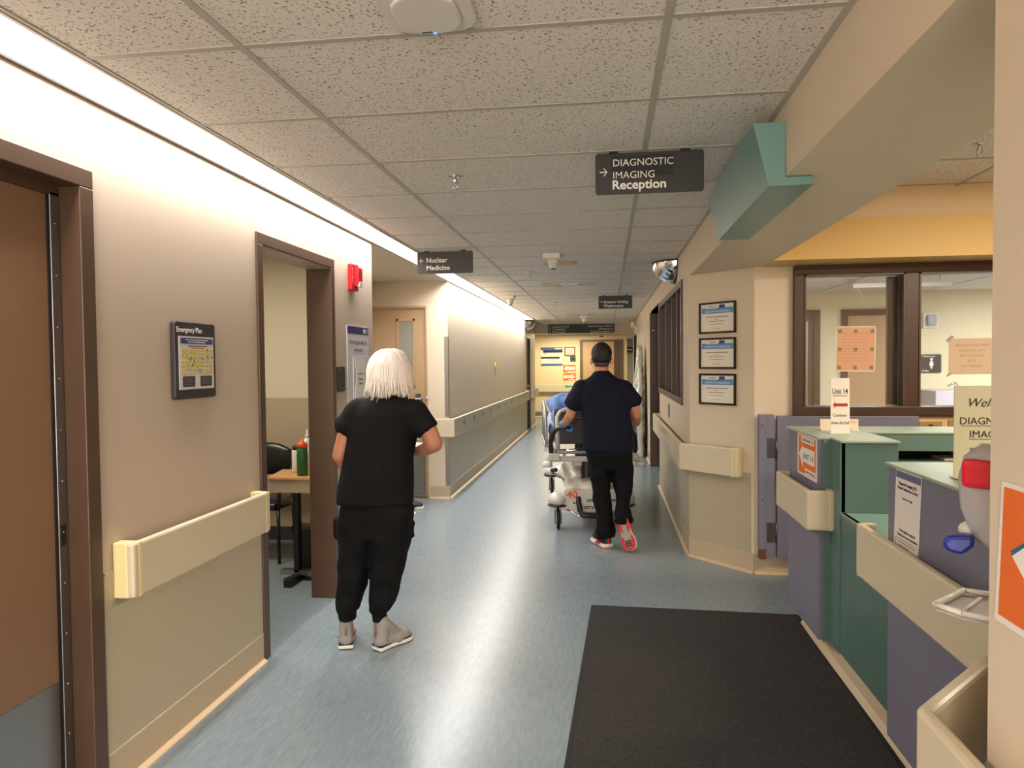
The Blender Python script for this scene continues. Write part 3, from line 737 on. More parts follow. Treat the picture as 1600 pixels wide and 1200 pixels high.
lines(fr, [(.07, .24, .250, .003), (.09, .22, .241, .003)], WHITE, t, .0028)
lines(fr, [(.09, .235, .224, .005)], GREYINK, t, .002); lines(fr, [(.11, .21, .216, .003)], RED, t, .002)
lines(fr, [(.055, .12, z, .002) for z in (.085, .077, .069, .061)]+[(.185, .25, z, .002) for z in (.085, .077, .069, .061)], GREYINK, t, .0028)
# fire strobe
t = thing('fire_alarm', (XL, 4.86, 2.15), 'red fire alarm strobe high on the left wall', 'alarm'); fr = LW(4.775, 2.055)
MB().rrect(.13, .185, .012, 0, .03, fr, .065, .0925).build('back_plate', RED, t, .004)
MB().prism([(0, .03), (.150, .03), (.150, .055), (.125, .066), (.03, .066), (0, .05)], .042, .118, F(fr.P(0, .03, 0), (0, 0, 1), fr.n)).build('sounder_cover', RED, t, .004)
MB().rrect(.06, .04, .008, .05, .068, fr, .08, .045).build('strobe_lens', mat('strobe_clear', (215, 205, 200), .15), t, .004)
for i, ch in enumerate('FIRE'): text(t, ch, fr, .020, .135-i*.028, .028, WHITE, .0303, align='CENTER', bold=.02, xs=.8)
# hand hygiene poster
t = thing('hygiene_poster', (XL, 4.9, 1.55), 'white audit poster with navy header and clear pocket on the left wall edge', 'poster'); fr = LW(4.73, 1.19)
BOX(0, .44, 0, .62, 0, .006, fr).build('poster_board', mat('poster_grey', (196, 196, 202), .4), t)
BOX(.004, .436, .565, .616, .006, .007, fr).build('header_band', mat('navy_print', (32, 36, 92), .5), t)
text(t, 'The hand hygiene audit result', fr, .22, .495, .042, GREYINK, .007, align='CENTER', xs=.72)
text(t, 'on this unit is', fr, .22, .44, .042, GREYINK, .007, align='CENTER', xs=.8)
BOX(.10, .36, .10, .40, .006, .012, fr).build('paper_pocket', mat('clear_pocket', (188, 186, 188), .2), t)
MB().prism([(.115, .11), (.345, .11), (.33, .22), (.34, .39), (.13, .39), (.15, .25)], .012, .014, fr).build('result_sheet', mat('sheet_light', (214, 212, 210), .5), t)
lines(fr, [(.17, .30, .28, .006), (.19, .28, .24, .012), (.20, .27, .21, .012)], GREYINK, t, .0142)
lines(fr, [(.02, .42, .06, .003)], GREYINK, t, .006)
MB().rrect(.03, .03, .005, .007, .0075, fr, .34, .59).build('crest_mark', WHITE, t); lines(fr, [(.36, .42, .60, .005), (.36, .42, .588, .005), (.36, .40, .576, .004)], WHITE, t, .007)
# card reader
t = thing('room_sign_plaque', (XL, 4.6, 1.44), 'small black room plaque beside the doorway frame', 'plaque'); fr = LW(4.535, 1.355)
MB().rrect(.13, .17, .01, 0, .012, fr, .065, .085).build('plaque_plate', mat('plaque_black', (30, 29, 29), .35), t, .003)
lines(fr, [(.015, .05, .145, .012), (.05, .115, .022, .006)], mat('dim_print', (110, 106, 104), .6), t, .012)
# corner guards
t = thing('corner_guard', (XL, 7.9, 1.5), 'steel corner guard on the far alcove corner above the bumper rail', 'corner guard')
MB().box(-1.822, XL+.002, 7.896, 7.90, .93, 1.84).box(XL, XL+.003, 7.896, 7.945, .93, 1.84).build('guard_strip', STEEL, t)
t = thing('corner_guard', (XL, 7.9, .4), 'steel corner guard on the far alcove corner below the bumper rail', 'corner guard')
MB().box(-1.822, XL+.002, 7.896, 7.90, .145, .70).box(XL, XL+.003, 7.896, 7.945, .145, .70).build('guard_strip', STEEL, t)
t = thing('wall_hook', (XL, 11.36, 1.5), 'tiny yellow hook stuck on the bare left wall', 'hook'); fr = LW(11.3, 1.48)
MB().box(0, .12, 0, .05, 0, .02, fr).box(.03, .05, -.04, 0, 0, .025, fr).build('hook_body', YEL, t, .004)
MB().box(.032, .046, -.14, -.04, 0, .006, fr).build('hook_tab', mat('tan_tab', (160, 130, 90), .6), t)

# ------------------------------------------------------------------ certificates on the bevelled wall
fb = F((XR, 5.72, 0), (.405, -.43, 0))
def certificate(z0, z1, label, tint):
    t = thing('framed_certificate', tuple(fb.P(.28, z0, 0)), label, 'certificate'); a0, a1 = .105, .44
    mb = MB(); q = .014
    mb.box(a0, a1, z0, z0+q, .002, .02, fb).box(a0, a1, z1-q, z1, .002, .02, fb).box(a0, a0+q, z0+q, z1-q, .002, .02, fb).box(a1-q, a1, z0+q, z1-q, .002, .02, fb)
    mb.build('frame', mat('frame_black_gold', (34, 28, 24), .25, .4), t, .003)
    mb = MB(); e = .004
    mb.box(a0-e, a1+e, z0-e, z0, .0, .012, fb).box(a0-e, a0, z0, z1, .0, .012, fb)
    mb.build('frame_edge', mat('frame_gold', (200, 180, 150), .3, .6), t)
    BOX(a0+q, a1-q, z0+q, z1-q, .002, .008, fb).build('certificate_paper', mat('cert_paper', (226, 220, 204), .35), t)
    h = z1-z0
    BOX(a0+.024, a1-.024, z1-h*.36, z1-h*.18, .008, .0088, fb).build('blue_band', LBLUE, t)
    BOX(a0+.07, a0+.17, z1-h*.20, z1-h*.09, .0088, .0094, fb).build('logo_panel', WHITE, t)
    BOX(a0+.185, a0+.235, z1-h*.19, z1-h*.09, .0088, .0096, fb).build('logo_mark', BLUE, t)
    MB().prism([(a0+.172, z1-h*.17), (a0+.180, z1-h*.22), (a0+.196, z1-h*.13), (a0+.180, z1-h*.19)], .0096, .0100, fb).build('tick_mark', INK, t)
    lines(fb, [(a0+.08, a0+.16, z1-h*.13, .004), (a0+.09, a0+.15, z1-h*.165, .004)], GREYINK, t, .0094)
    text(t, 'CERTIFICATE OF ACCREDITATION', fb, (a0+a1)/2, z1-h*.32, .018, WHITE, .009, align='CENTER', xs=.82)
    lines(fb, [(a0+.06, a1-.07, z1-h*.47, .006), (a0+.14, a0+.18, z1-h*.55, .004), (a0+.09, a1-.10, z1-h*.61, .005), (a0+.10, a1-.11, z1-h*.70, .003), (a0+.13, a1-.14, z1-h*.84, .003)], GREYINK, t, .008)
certificate(1.745, 1.98, 'black and gold certificate picture, topmost of three beside the station window', 0)
certificate(1.478, 1.712, 'black framed certificate, middle one of three beside the station window', 0)
certificate(1.208, 1.442, 'black framed certificate, lowest of three above the bumper rail', 0)
t = thing('power_outlet', (XR, 7.4, 1.02), 'white double power outlet on a tall plate under the corridor window', 'outlet'); fr = RW(7.62, .93)
MB().rrect(.24, .19, .01, 0, .006, fr, .12, .095).build('cover_plate', WHITEP, t, .002)
MB().rrect(.09, .14, .01, .006, .01, fr, .07, .095).rrect(.09, .14, .01, .006, .01, fr, .17, .095).build('socket_face', mat('socket_face', (120, 90, 76), .4), t)

# ------------------------------------------------------------------ items on the station wall
t = thing('outlet_box', (2.3, 5.27, 1.07), 'brass coloured outlet plate on the station wall right of the gate', 'outlet'); fr = NW(2.15, 1.03, 5.27)
BRASS = mat('brass_plate', (176, 142, 78), .4, .3)
MB().rrect(.15, .075, .008, 0, .008, fr, .075, .04).build('cover_plate', BRASS, t, .002); MB().rrect(.03, .02, .004, .008, .01, fr, .075, .045).build('socket_face', BROWN, t)
t = thing('outlet_box', (2.45, 5.27, 1.07), 'smaller brass switch plate beside the first brass outlet plate', 'outlet'); fr = NW(2.34, 1.03, 5.27)
MB().rrect(.09, .09, .008, 0, .008, fr, .045, .045).build('cover_plate', BRASS, t, .002); MB().rrect(.02, .03, .004, .008, .012, fr, .045, .045).build('switch_rocker', BROWN, t)
t = thing('taped_notice', (1.95, 5.2, 1.6), 'pink sheet with green tape squares on the left station window pane', 'notice'); fr = F((1.613, 5.322, 1.458), (1, .0, -.01), (.02, 0, 1))
BOX(0, .262, 0, .315, 0, .0006, fr).build('pink_sheet', mat('pink_sheet', (218, 168, 136), .7, var=.05, vs=10), t)
MB().box(-.003, .265, .310, .318, -.0002, .0008, fr).box(-.003, .004, 0, .315, 0, .0008, fr).box(.259, .265, 0, .315, 0, .0008, fr).box(0, .262, -.003, .004, 0, .0008, fr).build('sheet_border', PAPER, t)
for a in (.012, .118, .228):
    for b in (.012, .140, .268):
        MB().prism([(a, b), (a+.026, b+.002), (a+.024, b+.028), (a-.001, b+.025)], .0008, .0014, fr).build('tape_square', mat('green_tape', (138, 128, 54), .6), t)
lines(fr, [(.04, .22, .27-.022*i, .005) for i in range(10)], mat('pink_print', (206, 150, 122), .7), t, .0006)
t = thing('taped_notice', (2.45, 5.2, 1.5), 'faded sheet of handwriting taped to the right station window pane', 'notice'); fr = F((2.362, 5.322, 1.427), (1, 0, .01))
BOX(0, .30, 0, .25, 0, .0006, fr).build('faded_sheet', mat('faded_sheet', (206, 184, 158), .7), t)
MB().prism([(-.02, .24), (.02, .275), (.035, .26), (-.005, .225)], .0006, .0012, fr).prism([(-.015, -.005), (.01, .015), (.016, .0), (-.006, -.016)], .0006, .0012, fr).build('tape_piece', mat('grey_tape', (160, 148, 136), .5), t)
for i, (a, s_) in enumerate(((.15, "New Don't wait with"), (.15, 'only one patient'), (.15, 'please find seat'), (.15, 'in the'), (.15, 'waiting room'))):
    text(t, s_, fr, a, .195-i*.036, .03, mat('faded_ink', (176, 146, 120), .7), .0008, align='CENTER', mirror=True, xs=.85)
# far room doors and fittings
fr = NW(0, 0, 9.0)
def far_door(a0, a1, label_leaf, n, lite=False):
    f = frame_u('door_%d' % n, fr, a0, a1, 2.06, fw=.075, depth=.0, proud=.03)
    BOX(a0, a1, .01, 2.06, .001, .012, fr).build('door_leaf', mat('far_door_laminate', (172, 142, 108), .45) if not lite else BROWN, f)
    return f
fd = far_door(2.86, 3.50, '', 8)
fd2 = far_door(1.5, 2.47, '', 9, True)
BOX(2.30, 2.36, .5, 1.95, .012, .018, fr).build('glass_strip', mat('bright_glass', (190, 188, 170), .2), fd2)
MB().box(2.36, 2.40, .3, 2.0, .012, .03, fr).build('edge_strip', ALU, fd2)
t = thing('washroom_sign', (3.8, 9, 1.48), 'dark washroom sign with a white figure, seen through the station window', 'sign'); f3 = NW(3.69, 1.37, 8.995)
MB().rrect(.22, .22, .015, 0, .01, f3, .11, .11).build('sign_board', SIGNG, t, .002)
text(t, 'Washroom', f3, .012, .185, .03, WHITE, .0105, bold=.01); text(t, 'Public', f3, .012, .015, .03, WHITE, .0105, bold=.01)
MB().rrect(.03, .03, .0145, .01, .0115, f3, .11, .160).prism([(.085, .09), (.098, .14), (.122, .14), (.135, .09), (.122, .085), (.118, .05), (.102, .05), (.098, .085)], .01, .0115, f3).build('figure_mark', WHITE, t)
t = thing('thermostat', (3.8, 9, 1.98), 'white wall dispenser with a grey front, seen high through the station window', 'dispenser'); f3 = NW(3.70, 1.90, 9.0)
MB().rrect(.16, .18, .01, 0, .03, f3, .08, .09).build('back_plate', WHITEP, t, .004); MB().rrect(.10, .13, .02, .03, .07, f3, .085, .09).build('front_cover', mat('grey_cover', (150, 156, 166), .3), t, .008)
t = thing('far_counter', (4.2, 8.7, 0), 'pale lavender counter top with a sink, seen through the station window', 'counter')
MB().box(3.60, 6.0, 8.4, 8.99, .1, 1.18).build('counter_body', mat('pale_lavender', (196, 192, 204), .4), t, .005)
MB().tube([(3.85, 8.45, 1.18), (3.85, 8.45, 1.24), (3.78, 8.36, 1.27), (3.70, 8.34, 1.24)], .012, 8).build('faucet', CHROME, t)
t = thing('curtain_track', (3.2, 8, 2.3), 'hanging curtain track with a thin cord in the room behind the window', 'curtain track')
MB().box(2.4, 3.3, 7.38, 7.42, 2.24, 2.28).prism([(2.4, 7.4), (2.43, 7.4), (2.9, 8.6), (2.87, 8.6)], 2.24, 2.28).build('track', WHITEP, t)
MB().cyl((2.45, 7.4, 2.28), (2.45, 7.4, 2.345), .008, 8).cyl((3.2, 7.4, 2.28), (3.2, 7.4, 2.345), .008, 8).build('hanger', WHITEP, t)
MB().cyl((2.86, 7.39, 1.75), (2.86, 7.39, 2.24), .004, 6).build('cord', WHITEP, t)

# ------------------------------------------------------------------ signs on the counter
t = thing('unit_sign', (1.24, 3.95, T), 'upright white Unit 14 sign with a red arrow on the far counter top', 'sign'); fr = F((1.175, 3.95, T+.004), (1, -.04, 0), (0, .05, 1)); fr.u = Vector((0, .03, 1)).normalized(); fr.n = fr.r.cross(fr.u)
BOX(0, .095, 0, .288, -.004, 0, fr).build('sign_panel', mat('acrylic_white', (228, 222, 214), .3), t, .001)
MB().box(1.165, 1.28, 3.92, 4.0, T, T+.004).build('sign_foot', mat('acrylic_base', (214, 214, 200), .2), t, .001)
text(t, 'Unit 14', fr, .047, .205, .042, INK, .0006, align='CENTER', bold=.006, xs=.62)
lines(fr, [(.012, .082, .195, .0035)], mat('red_ink', (150, 60, 80), .6), t, .0005)
fatarrow(fr, .012, .085, .147, .018, .012, .008, True, .0003, .001, MB()).build('arrow_mark', mat('deep_red', (176, 24, 40), .5), t)
text(t, 'Continue', fr, .045, .085, .024, INK, .0006, align='CENTER', xs=.75, bold=-.005)
text(t, 'down the hall', fr, .047, .045, .024, INK, .0006, align='CENTER', xs=.68, bold=-.005)
t = thing('card_holder', (1.3, 4.1, T), 'low cream card stand behind the Unit 14 sign', 'card stand'); fr = F((1.17, 4.12, T), (1, 0, 0))
BOX(0, .20, 0, .062, -.003, 0, fr).build('card', mat('cream_card', (222, 206, 184), .5), t); MB().box(.0, .2, 0, .006, -.03, .02, fr).build('foot', WHITEP, t)
MB().prism([(.125, .01), (.165, .0), (.165, .006), (.125, .028)], 0, .0012, fr).build('black_mark', INK, t); lines(fr, [(.13, .19, .045, .002), (.13, .18, .052, .002)], ORANGE, t, .0004)
def orange_sign(name, fr, w, h, label, left=True, full=True, cat='sign'):
    t = thing(name, tuple(fr.P(w/2, 0, 0)), label, cat)
    BOX(0, w, 0, h, 0, .001, fr).build('paper_border', PAPER, t)
    BOX(.012*w/.2, w-.012*w/.2, .012, h-.012, .001, .0014, fr).build('orange_panel', ORANGE, t)
    return t
fr = F((1.06, 4.15, .912), (0, -1, 0)); fr.o = fr.P(0, 0, .0008)
t = orange_sign('orange_unit_sign', fr, .37, .228, 'orange Unit 14 arrow notice taped to the purple end of the far counter')
BOX(.07, .32, .180, .212, .0014, .0018, fr).build('text_strip', WHITE, t); text(t, 'CONTINUE TO', fr, .195, .188, .022, INK, .002, align='CENTER', xs=1.5, bold=.01)
MB().prism([(.035, .112), (.11, .17), (.11, .155), (.325, .155), (.325, .075), (.11, .075), (.11, .045)], .0014, .0018, fr).build('arrow_panel', WHITE, t)
text(t, 'UNIT 14', fr, .205, .095, .042, INK, .002, align='CENTER', xs=1.3)
BOX(.15, .35, .015, .045, .0014, .0018, fr).build('text_strip', WHITE, t); text(t, 'DOWN THE HALL', fr, .25, .022, .02, INK, .002, align='CENTER', xs=1.15, bold=.01)
fr = F((1.06, 2.79, .83), (0, -1, 0), (0, .06, 1)); fr.u = Vector((0, 0, 1)); fr.o = fr.P(0, 0, .001)
t = thing('survey_sheet', (1.06, 2.7, .9), 'white patient survey sheet tucked behind the rail on the purple counter', 'notice')
MB().prism([(-.01, 0), (.20, 0), (.225, .31), (.01, .31)], 0, .0015, fr).build('sheet', PAPER, t)
MB().prism([(.012, .278), (.218, .278), (.22, .303), (.013, .303)], .0015, .002, fr).build('header_band', mat('slate_print', (92, 94, 130), .5), t)
for s_, b, z in (('Diagnostic Imaging (DI)', .255, .016), ('Patient Satisfaction Survey', .238, .016), ('Scan here to begin', .205, .011), ('Your opinion matters!', .085, .015), ('Thank you for your participation', .068, .013)):
    text(t, s_, fr, .11, b, z, INK, .002, align='CENTER', bold=.008)
MB().box(.01, .20, .020, .0215, .0015, .002, fr).box(.01, .20, .055, .0565, .0015, .002, fr).box(.01, .0115, .02, .056, .0015, .002, fr).box(.1985, .20, .02, .056, .0015, .002, fr).build('text_box', INK, t)
lines(fr, [(.03, .18, .046, .003), (.03, .12, .032, .003)], GREYINK, t, .0015)
t = thing('welcome_sign', (1.2, 2.48, T), 'tall cream welcome sign standing on the near counter behind the pillar', 'sign'); fr = F((1.115, 2.47, T+.003), (1, 0, 0))
BOX(0, .23, 0, .30, -.004, 0, fr).build('sign_panel', CREAMP, t, .001); MB().box(0, .23, 0, .003, -.03, .04, fr).build('sign_foot', CREAMP, t)
text(t, 'Welcome', fr, .115, .232, .04, INK, .0006, align='CENTER', shear=.35, bold=-.006)
text(t, 'DIAGNOSTIC', fr, .115, .175, .033, INK, .0006, align='CENTER', bold=-.004); lines(fr, [(.02, .21, .170, .0015), (.045, .185, .127, .0015)], INK, t, .0004)
text(t, 'IMAGING', fr, .115, .132, .033, INK, .0006, align='CENTER', bold=-.004)
text(t, 'Please Check In', fr, .115, .085, .021, INK, .0006, align='CENTER', bold=-.004)
t = thing('paper_stack', (1.9, 4.2, 1.0), 'small pile of papers in the dark slot under the station ledge', 'papers')
MB().box(1.80, 1.98, 4.09, 4.25, .991, 1.002).build('sheet_pile', PAPER, t); MB().box(1.88, 1.98, 4.10, 4.2, 1.002, 1.03).build('pink_pad', mat('pink_pad', (200, 150, 140), .6), t)

# ------------------------------------------------------------------ pillar items
fr = F((XR, 1.278, 1.07), (0, -1, 0)); fr.o = fr.P(0, 0, .0008)
t = thing('orange_arrow_sign', (XR, 1.2, 1.1), 'orange notice with a white arrow on the near pillar at right edge', 'sign')
MB().prism([(0, .035), (.28, .035), (.28, .27), (.018, .27)], 0, .0012, fr).build('paper_border', PAPER, t)
MB().prism([(.012, .047), (.27, .047), (.27, .262), (.026, .262)], .0012, .0018, fr).build('orange_panel', ORANGE, t)
MB().prism([(.052, .155), (.12, .20), (.12, .18), (.26, .18), (.26, .12), (.12, .12), (.12, .10)], .0018, .0024, fr).build('arrow_panel', WHITE, t)
MB().prism([(.052, .155), (.12, .20), (.12, .205), (.048, .162)], .0018, .0026, fr).build('arrow_shadow', mat('blue_shadow_print', (30, 100, 140), .5), t)
fp = F((.64, 1.3, 0), (1, 1, 0), (0, 0, 1)); fp = F((.64+.5, 1.3+.5, 0), (-1, -1, 0), (0, 0, 1))   # bevel beside the pillar, n towards the counter
q0 = .7071-.235
t = thing('hand_sanitizer_dispenser', tuple(fp.P(q0, 1.2, 0)), 'grey translucent hand sanitizer dispenser sticking out beside the pillar', 'dispenser')
MB().rrect(.11, .24, .03, 0.001, .03, fp, q0, 1.27).build('back_plate', mat('dispenser_grey', (150, 148, 150), .4), t, .006)
mb = MB(); prof = [(1.165, .05, .05), (1.19, .062, .075), (1.24, .066, .095), (1.30, .066, .100), (1.345, .058, .090), (1.372, .035, .06)]
vs = []; fs = []; N = 16
for z, a, dd in prof:
    for k in range(N+1):
        th = math.pi*k/N; vs.append(fp.P(q0+a*math.cos(th), z, .03+dd*math.sin(th)))
for i in range(len(prof)-1):
    for k in range(N): fs.append((i*(N+1)+k, i*(N+1)+k+1, (i+1)*(N+1)+k+1, (i+1)*(N+1)+k))
fs.append(tuple(range(N+1))); fs.append(tuple((len(prof)-1)*(N+1)+k for k in range(N, -1, -1)))
mb.add(vs, fs, True); mb.build('translucent_cover', mat('smoked_plastic', (176, 174, 176), .18, coat=.5), t)
MB().rrect(.055, .055, .01, .0, .073, F(fp.P(q0, 0, 0), -fp.n, (0, 0, 1)), -.075, 1.318).build('red_label', mat('red_label', (206, 26, 44), .4), t, .012)
MB().ell(fp.P(q0, 1.195, .10), (.03, .03, .02)).build('nozzle', WHITEP, t)
MB().prism([(-.0, .02), (.02, .0), (.045, .004), (.056, .02), (.045, .036), (.02, .04), (0, .04)], -.018, .018, F(fp.P(q0+.045, 1.155, .085), (fp.r*.35+fp.n*.93), (0, 0, 1))).build('push_lever', mat('royal_blue_plastic', (20, 44, 140), .35), t, .008)
t = thing('drip_tray', tuple(fp.P(q0, 1.04, 0)), 'pale grey curved drip tray under the sanitizer dispenser', 'tray')
pts = [(q0-.075, 0.001), (q0+.075, 0.001), (q0+.085, .09), (q0+.07, .145), (q0-.07, .145), (q0-.085, .09)]
ft = F(fp.P(0, 1.035, 0), fp.r, fp.n)
mb = MB(); mb.prism(pts, 0, -.004, ft).build('tray_floor', mat('tray_grey', (170, 166, 166), .35), t)
mb = MB(); P2 = pts[1:]+pts[:1]
for i in range(len(P2)-1): mb.tube([ft.P(*P2[i], -.012), ft.P(*P2[i+1], -.012)], .006, 8)
mb.build('tray_rim', WHITEP, t)
mb = MB(); mb.tube([ft.P(q0+.06, .05, -.006), ft.P(q0-.06, .06, -.006)], .004, 6).tube([ft.P(q0+.065, .1, -.006), ft.P(q0-.06, .11, -.006)], .004, 6); mb.build('tray_rib', WHITEP, t)

# ------------------------------------------------------------------ far end items
fr = NW(0, 0, 20)
t = thing('direction_board', (-1.5, 20, 1.7), 'blue and white directory board on the yellow end wall', 'sign')
BOX(-1.834, -1.226, 1.438, 1.948, .001, .012, fr).build('board', CREAMP, t)
MB().box(-1.834, -1.226, 1.87, 1.948, .012, .014, fr).box(-1.834, -1.226, 1.438, 1.49, .012, .014, fr).build('blue_band', mat('sign_blue', (46, 84, 150), .5), t)
MB().box(-1.77, -1.226, 1.80, 1.87, .012, .014, fr).box(-1.834, -1.30, 1.63, 1.68, .012, .014, fr).build('black_band', INK, t)
lines(fr, [(-1.44, -1.25, 1.91, .025)], WHITE, t, .0142)
lines(fr, [(-1.75, -1.68, 1.77, .02), (-1.6, -1.33, 1.60, .015), (-1.42, -1.33, 1.53, .015)], GREYINK, t, .0122)
t = thing('framed_notice', (-1.02, 20, 1.83), 'wood framed notice left of the end door', 'picture')
MB().box(-1.168, -.866, 1.704, 1.958, .001, .02, fr).build('frame', mat('red_wood_frame', (128, 66, 36), .4), t, .004); BOX(-1.135, -.90, 1.735, 1.925, .02, .022, fr).build('notice_sheet', mat('pale_sheet', (200, 196, 176), .5), t)
lines(fr, [(-1.10, -.94, 1.89-.03*i, .008) for i in range(5)], GREYINK, t, .022)
t = thing('dark_plaque', (-.93, 20, 1.62), 'small dark room plaque under the wood framed notice', 'plaque')
BOX(-1.01, -.86, 1.545, 1.70, .001, .012, fr).build('plaque_plate', mat('plaque_dark', (40, 44, 46), .4), t, .002); lines(fr, [(-.98, -.88, 1.67, .012), (-.99, -.89, 1.57, .012)], GREYINK, t, .012)
for z0, left, lab in ((1.245, True, 'upper orange sign with a white arrow pointing left on the end wall'), (1.012, False, 'lower orange sign with a white arrow pointing right on the end wall')):
    t = thing('orange_direction_sign', (-1.03, 20, z0), lab, 'sign')
    BOX(-1.205, -.86, z0, z0+.205, .001, .004, fr).build('orange_panel', ORANGE, t)
    MB_ = fatarrow(fr, -1.19, -.88, z0+.11, .075, .09, .042, left, .004, .006, MB()); MB_.build('arrow_panel', WHITE, t)
    text(t, 'UNIT 14', fr, -1.03, z0+.092, .05, INK, .0064, align='CENTER', bold=.01)
    lines(fr, [(-1.07, -.88, z0+.02, .02)], WHITE, t, .004)
t = thing('wall_arrow', (-1.05, 20, .86), 'teal arrow sticker on the end wall bumper rail', 'sticker'); fatarrow(F((0, 19.915, 0), (1, 0, 0)), -1.17, -.93, .85, .045, .07, .02, True, 0, .002, MB()).build('arrow_shape', TEALPR, t)
t = thing('exit_notice', (-.13, 20, 2.23), 'small red and white notice above the end door', 'sign')
BOX(-.24, -.03, 2.185, 2.275, .001, .006, fr).build('notice_sheet', WHITE, t); BOX(-.205, -.065, 2.20, 2.262, .006, .008, fr).build('red_panel', mat('notice_red', (206, 70, 52), .5), t)
t = thing('exit_light', (XR, 15.5, 2.3), 'white round emergency lamp on the right wall near the end', 'lamp'); fr = RW(15.6, 2.2)
MB().rrect(.2, .2, .03, 0, .05, fr, .1, .0).build('lamp_box', WHITEP, t, .005); MB().lathe([(.05, 0), (.07, .04), (.06, .09), (.02, .1)], F(fr.P(.1, .12, .03), (0, -1, 0)), 16).build('lamp_head', mat('lamp_head_white', (236, 230, 216), .3), t)
fr = NW(0, 0, 26)
t = thing('passage_sign', (.9, 25.9, 1.95), 'dark overhead sign in the far passage right of the end door', 'sign'); BOX(.55, 1.2, 1.85, 2.05, .3, .32, fr).build('sign_board', mat('green_black', (22, 30, 26), .5), t); MB().cyl((.7, 25.69, 2.05), (.7, 25.69, 2.30), .01, 6).cyl((1.05, 25.69, 2.05), (1.05, 25.69, 2.30), .01, 6).build('hanger', BLACK, t)
lines(F((0, 25.68, 0), (1, 0, 0)), [(.62, .9, 1.95, .03)], WHITE, t, .0)

# ------------------------------------------------------------------ plastic wrapped equipment on the right wall
random.seed(11)
t = thing('wrapped_equipment', (.5, 12.2, 0), 'tall equipment wrapped in crinkled clear plastic against the right wall', 'wrapped equipment')
mb = MB(); mb.loft([(.53, 12.1, .0, .07, .60), (.52, 12.1, .5, .075, .62), (.525, 12.1, 1.0, .07, .55), (.54, 12.2, 1.4, .055, .42), (.56, 12.3, 1.8, .035, .18)], 28, 3)
def crinkle(c):
    p = Vector((c.x*9, c.y*7, c.z*6)); return .03*(abs(noise.noise(p))+.6*abs(noise.noise(p*2.3))-.25)
organic('plastic_wrap', mb, .02, mat('clear_wrap', (196, 204, 198), .16, coat=.6, bump=.35, bs=14), t, 0, crinkle)
MB().box(.52, .62, 11.6, 11.7, 0, .12).box(.52, .62, 12.5, 12.6, 0, .12).build('wheel_base', BLACK, t)

# ------------------------------------------------------------------ side room furniture
t = thing('side_table', (-2.3, 5.05, 0), 'maple topped table seen through the open doorway', 'table')
MB().prism([(-2.385, 4.74), (-1.96, 4.74), (-1.96, 5.12), (-2.45, 5.12)], .727, .745).build('table_top', mat('maple_top', (206, 156, 98), .35, var=.05, vs=8), t, .003)
MB().box(-2.378, -1.97, 4.75, 4.77, .635, .727).box(-2.40, -2.38, 4.77, 5.1, .635, .727).build('apron', mat('apron_cream', (176, 160, 134), .5), t)
BOX(-2.215, -2.18, 4.78, 4.84, .06, .64).build('leg', BLACK, t); BOX(-2.32, -1.98, 4.78, 4.84, 0.04, .075).build('foot_bar', STEEL, t); BOX(-2.22, -2.17, 4.62, 4.96, .0, .05).build('foot', BLACK, t)
t = thing('vinyl_chair', (-2.75, 5.4, 0), 'black vinyl chair behind the maple table', 'chair')
mb = MB(); mb.ell((-2.80, 5.60, .76), (.24, .05, .14), None, 20, 12); mb.box(-2.99, -2.61, 5.57, 5.63, .66, .84); organic('backrest', mb, .015, mat('black_vinyl', (26, 25, 26), .3, bump=.1, bs=30), t, 3)
mb = MB(); mb.ell((-2.74, 5.33, .44), (.27, .24, .05), None, 20, 10); mb.box(-2.94, -2.53, 5.15, 5.52, .41, .47); organic('seat', mb, .015, mat('black_vinyl', (26, 25, 26), .3), t, 3)
for pts in ([(-2.97, 5.56, .0), (-2.97, 5.58, .7)], [(-2.56, 5.56, 0), (-2.60, 5.59, .7)], [(-2.95, 5.18, 0), (-2.95, 5.18, .42)], [(-2.52, 5.18, 0), (-2.52, 5.18, .42)]):
    MB().tube(pts, .014, 8).build('leg', BLACK, t)
MB().tube([(-2.52, 5.18, .42), (-2.50, 5.16, .58), (-2.54, 5.5, .60)], .016, 8).build('armrest', BLACK, t)
t = thing('waste_bin', (-2.2, 4.98, 0), 'black plastic waste bin under the maple table', 'bin')
mb = MB(); mb.prism([(-2.30, 4.98), (-2.06, 4.98), (-2.06, 5.11), (-2.30, 5.11)], 0.001, .34); mb.build('bin_body', mat('bin_black', (20, 20, 21), .4), t, .006); MB().box(-2.315, -2.045, 4.965, 4.985, .32, .345).box(-2.315, -2.30, 4.965, 5.12, .32, .345).build('rim', mat('bin_rim', (70, 68, 68), .4), t)
t = thing('sports_bottle', (-2.14, 4.9, .745), 'green bottle with an orange cap on the maple table', 'bottle'); fr = F((-2.165, 4.84, .746), (1, 0, 0), (0, 1, 0))
MB().lathe([(.036, 0), (.039, .01), (.039, .15), (.036, .17), (.036, .20)], fr, 20).build('bottle_body', mat('green_plastic', (28, 92, 52), .35), t)
MB().lathe([(.038, .20), (.038, .225), (.03, .235), (.012, .24), (.012, .255)], fr, 20).build('bottle_cap', mat('orange_plastic', (226, 88, 30), .4), t)
t = thing('spray_bottle', (-2.23, 4.99, .745), 'white bottle with a dark purple cap beside the green bottle', 'bottle'); fr = F((-2.275, 4.99, .746), (1, 0, 0), (0, 1, 0))
MB().lathe([(.034, 0), (.036, .01), (.036, .155), (.03, .165)], fr, 18).build('bottle_body', WHITEP, t); MB().lathe([(.031, .165), (.031, .19), (.02, .198)], fr, 18).build('bottle_cap', mat('plum_plastic', (48, 36, 58), .4), t)
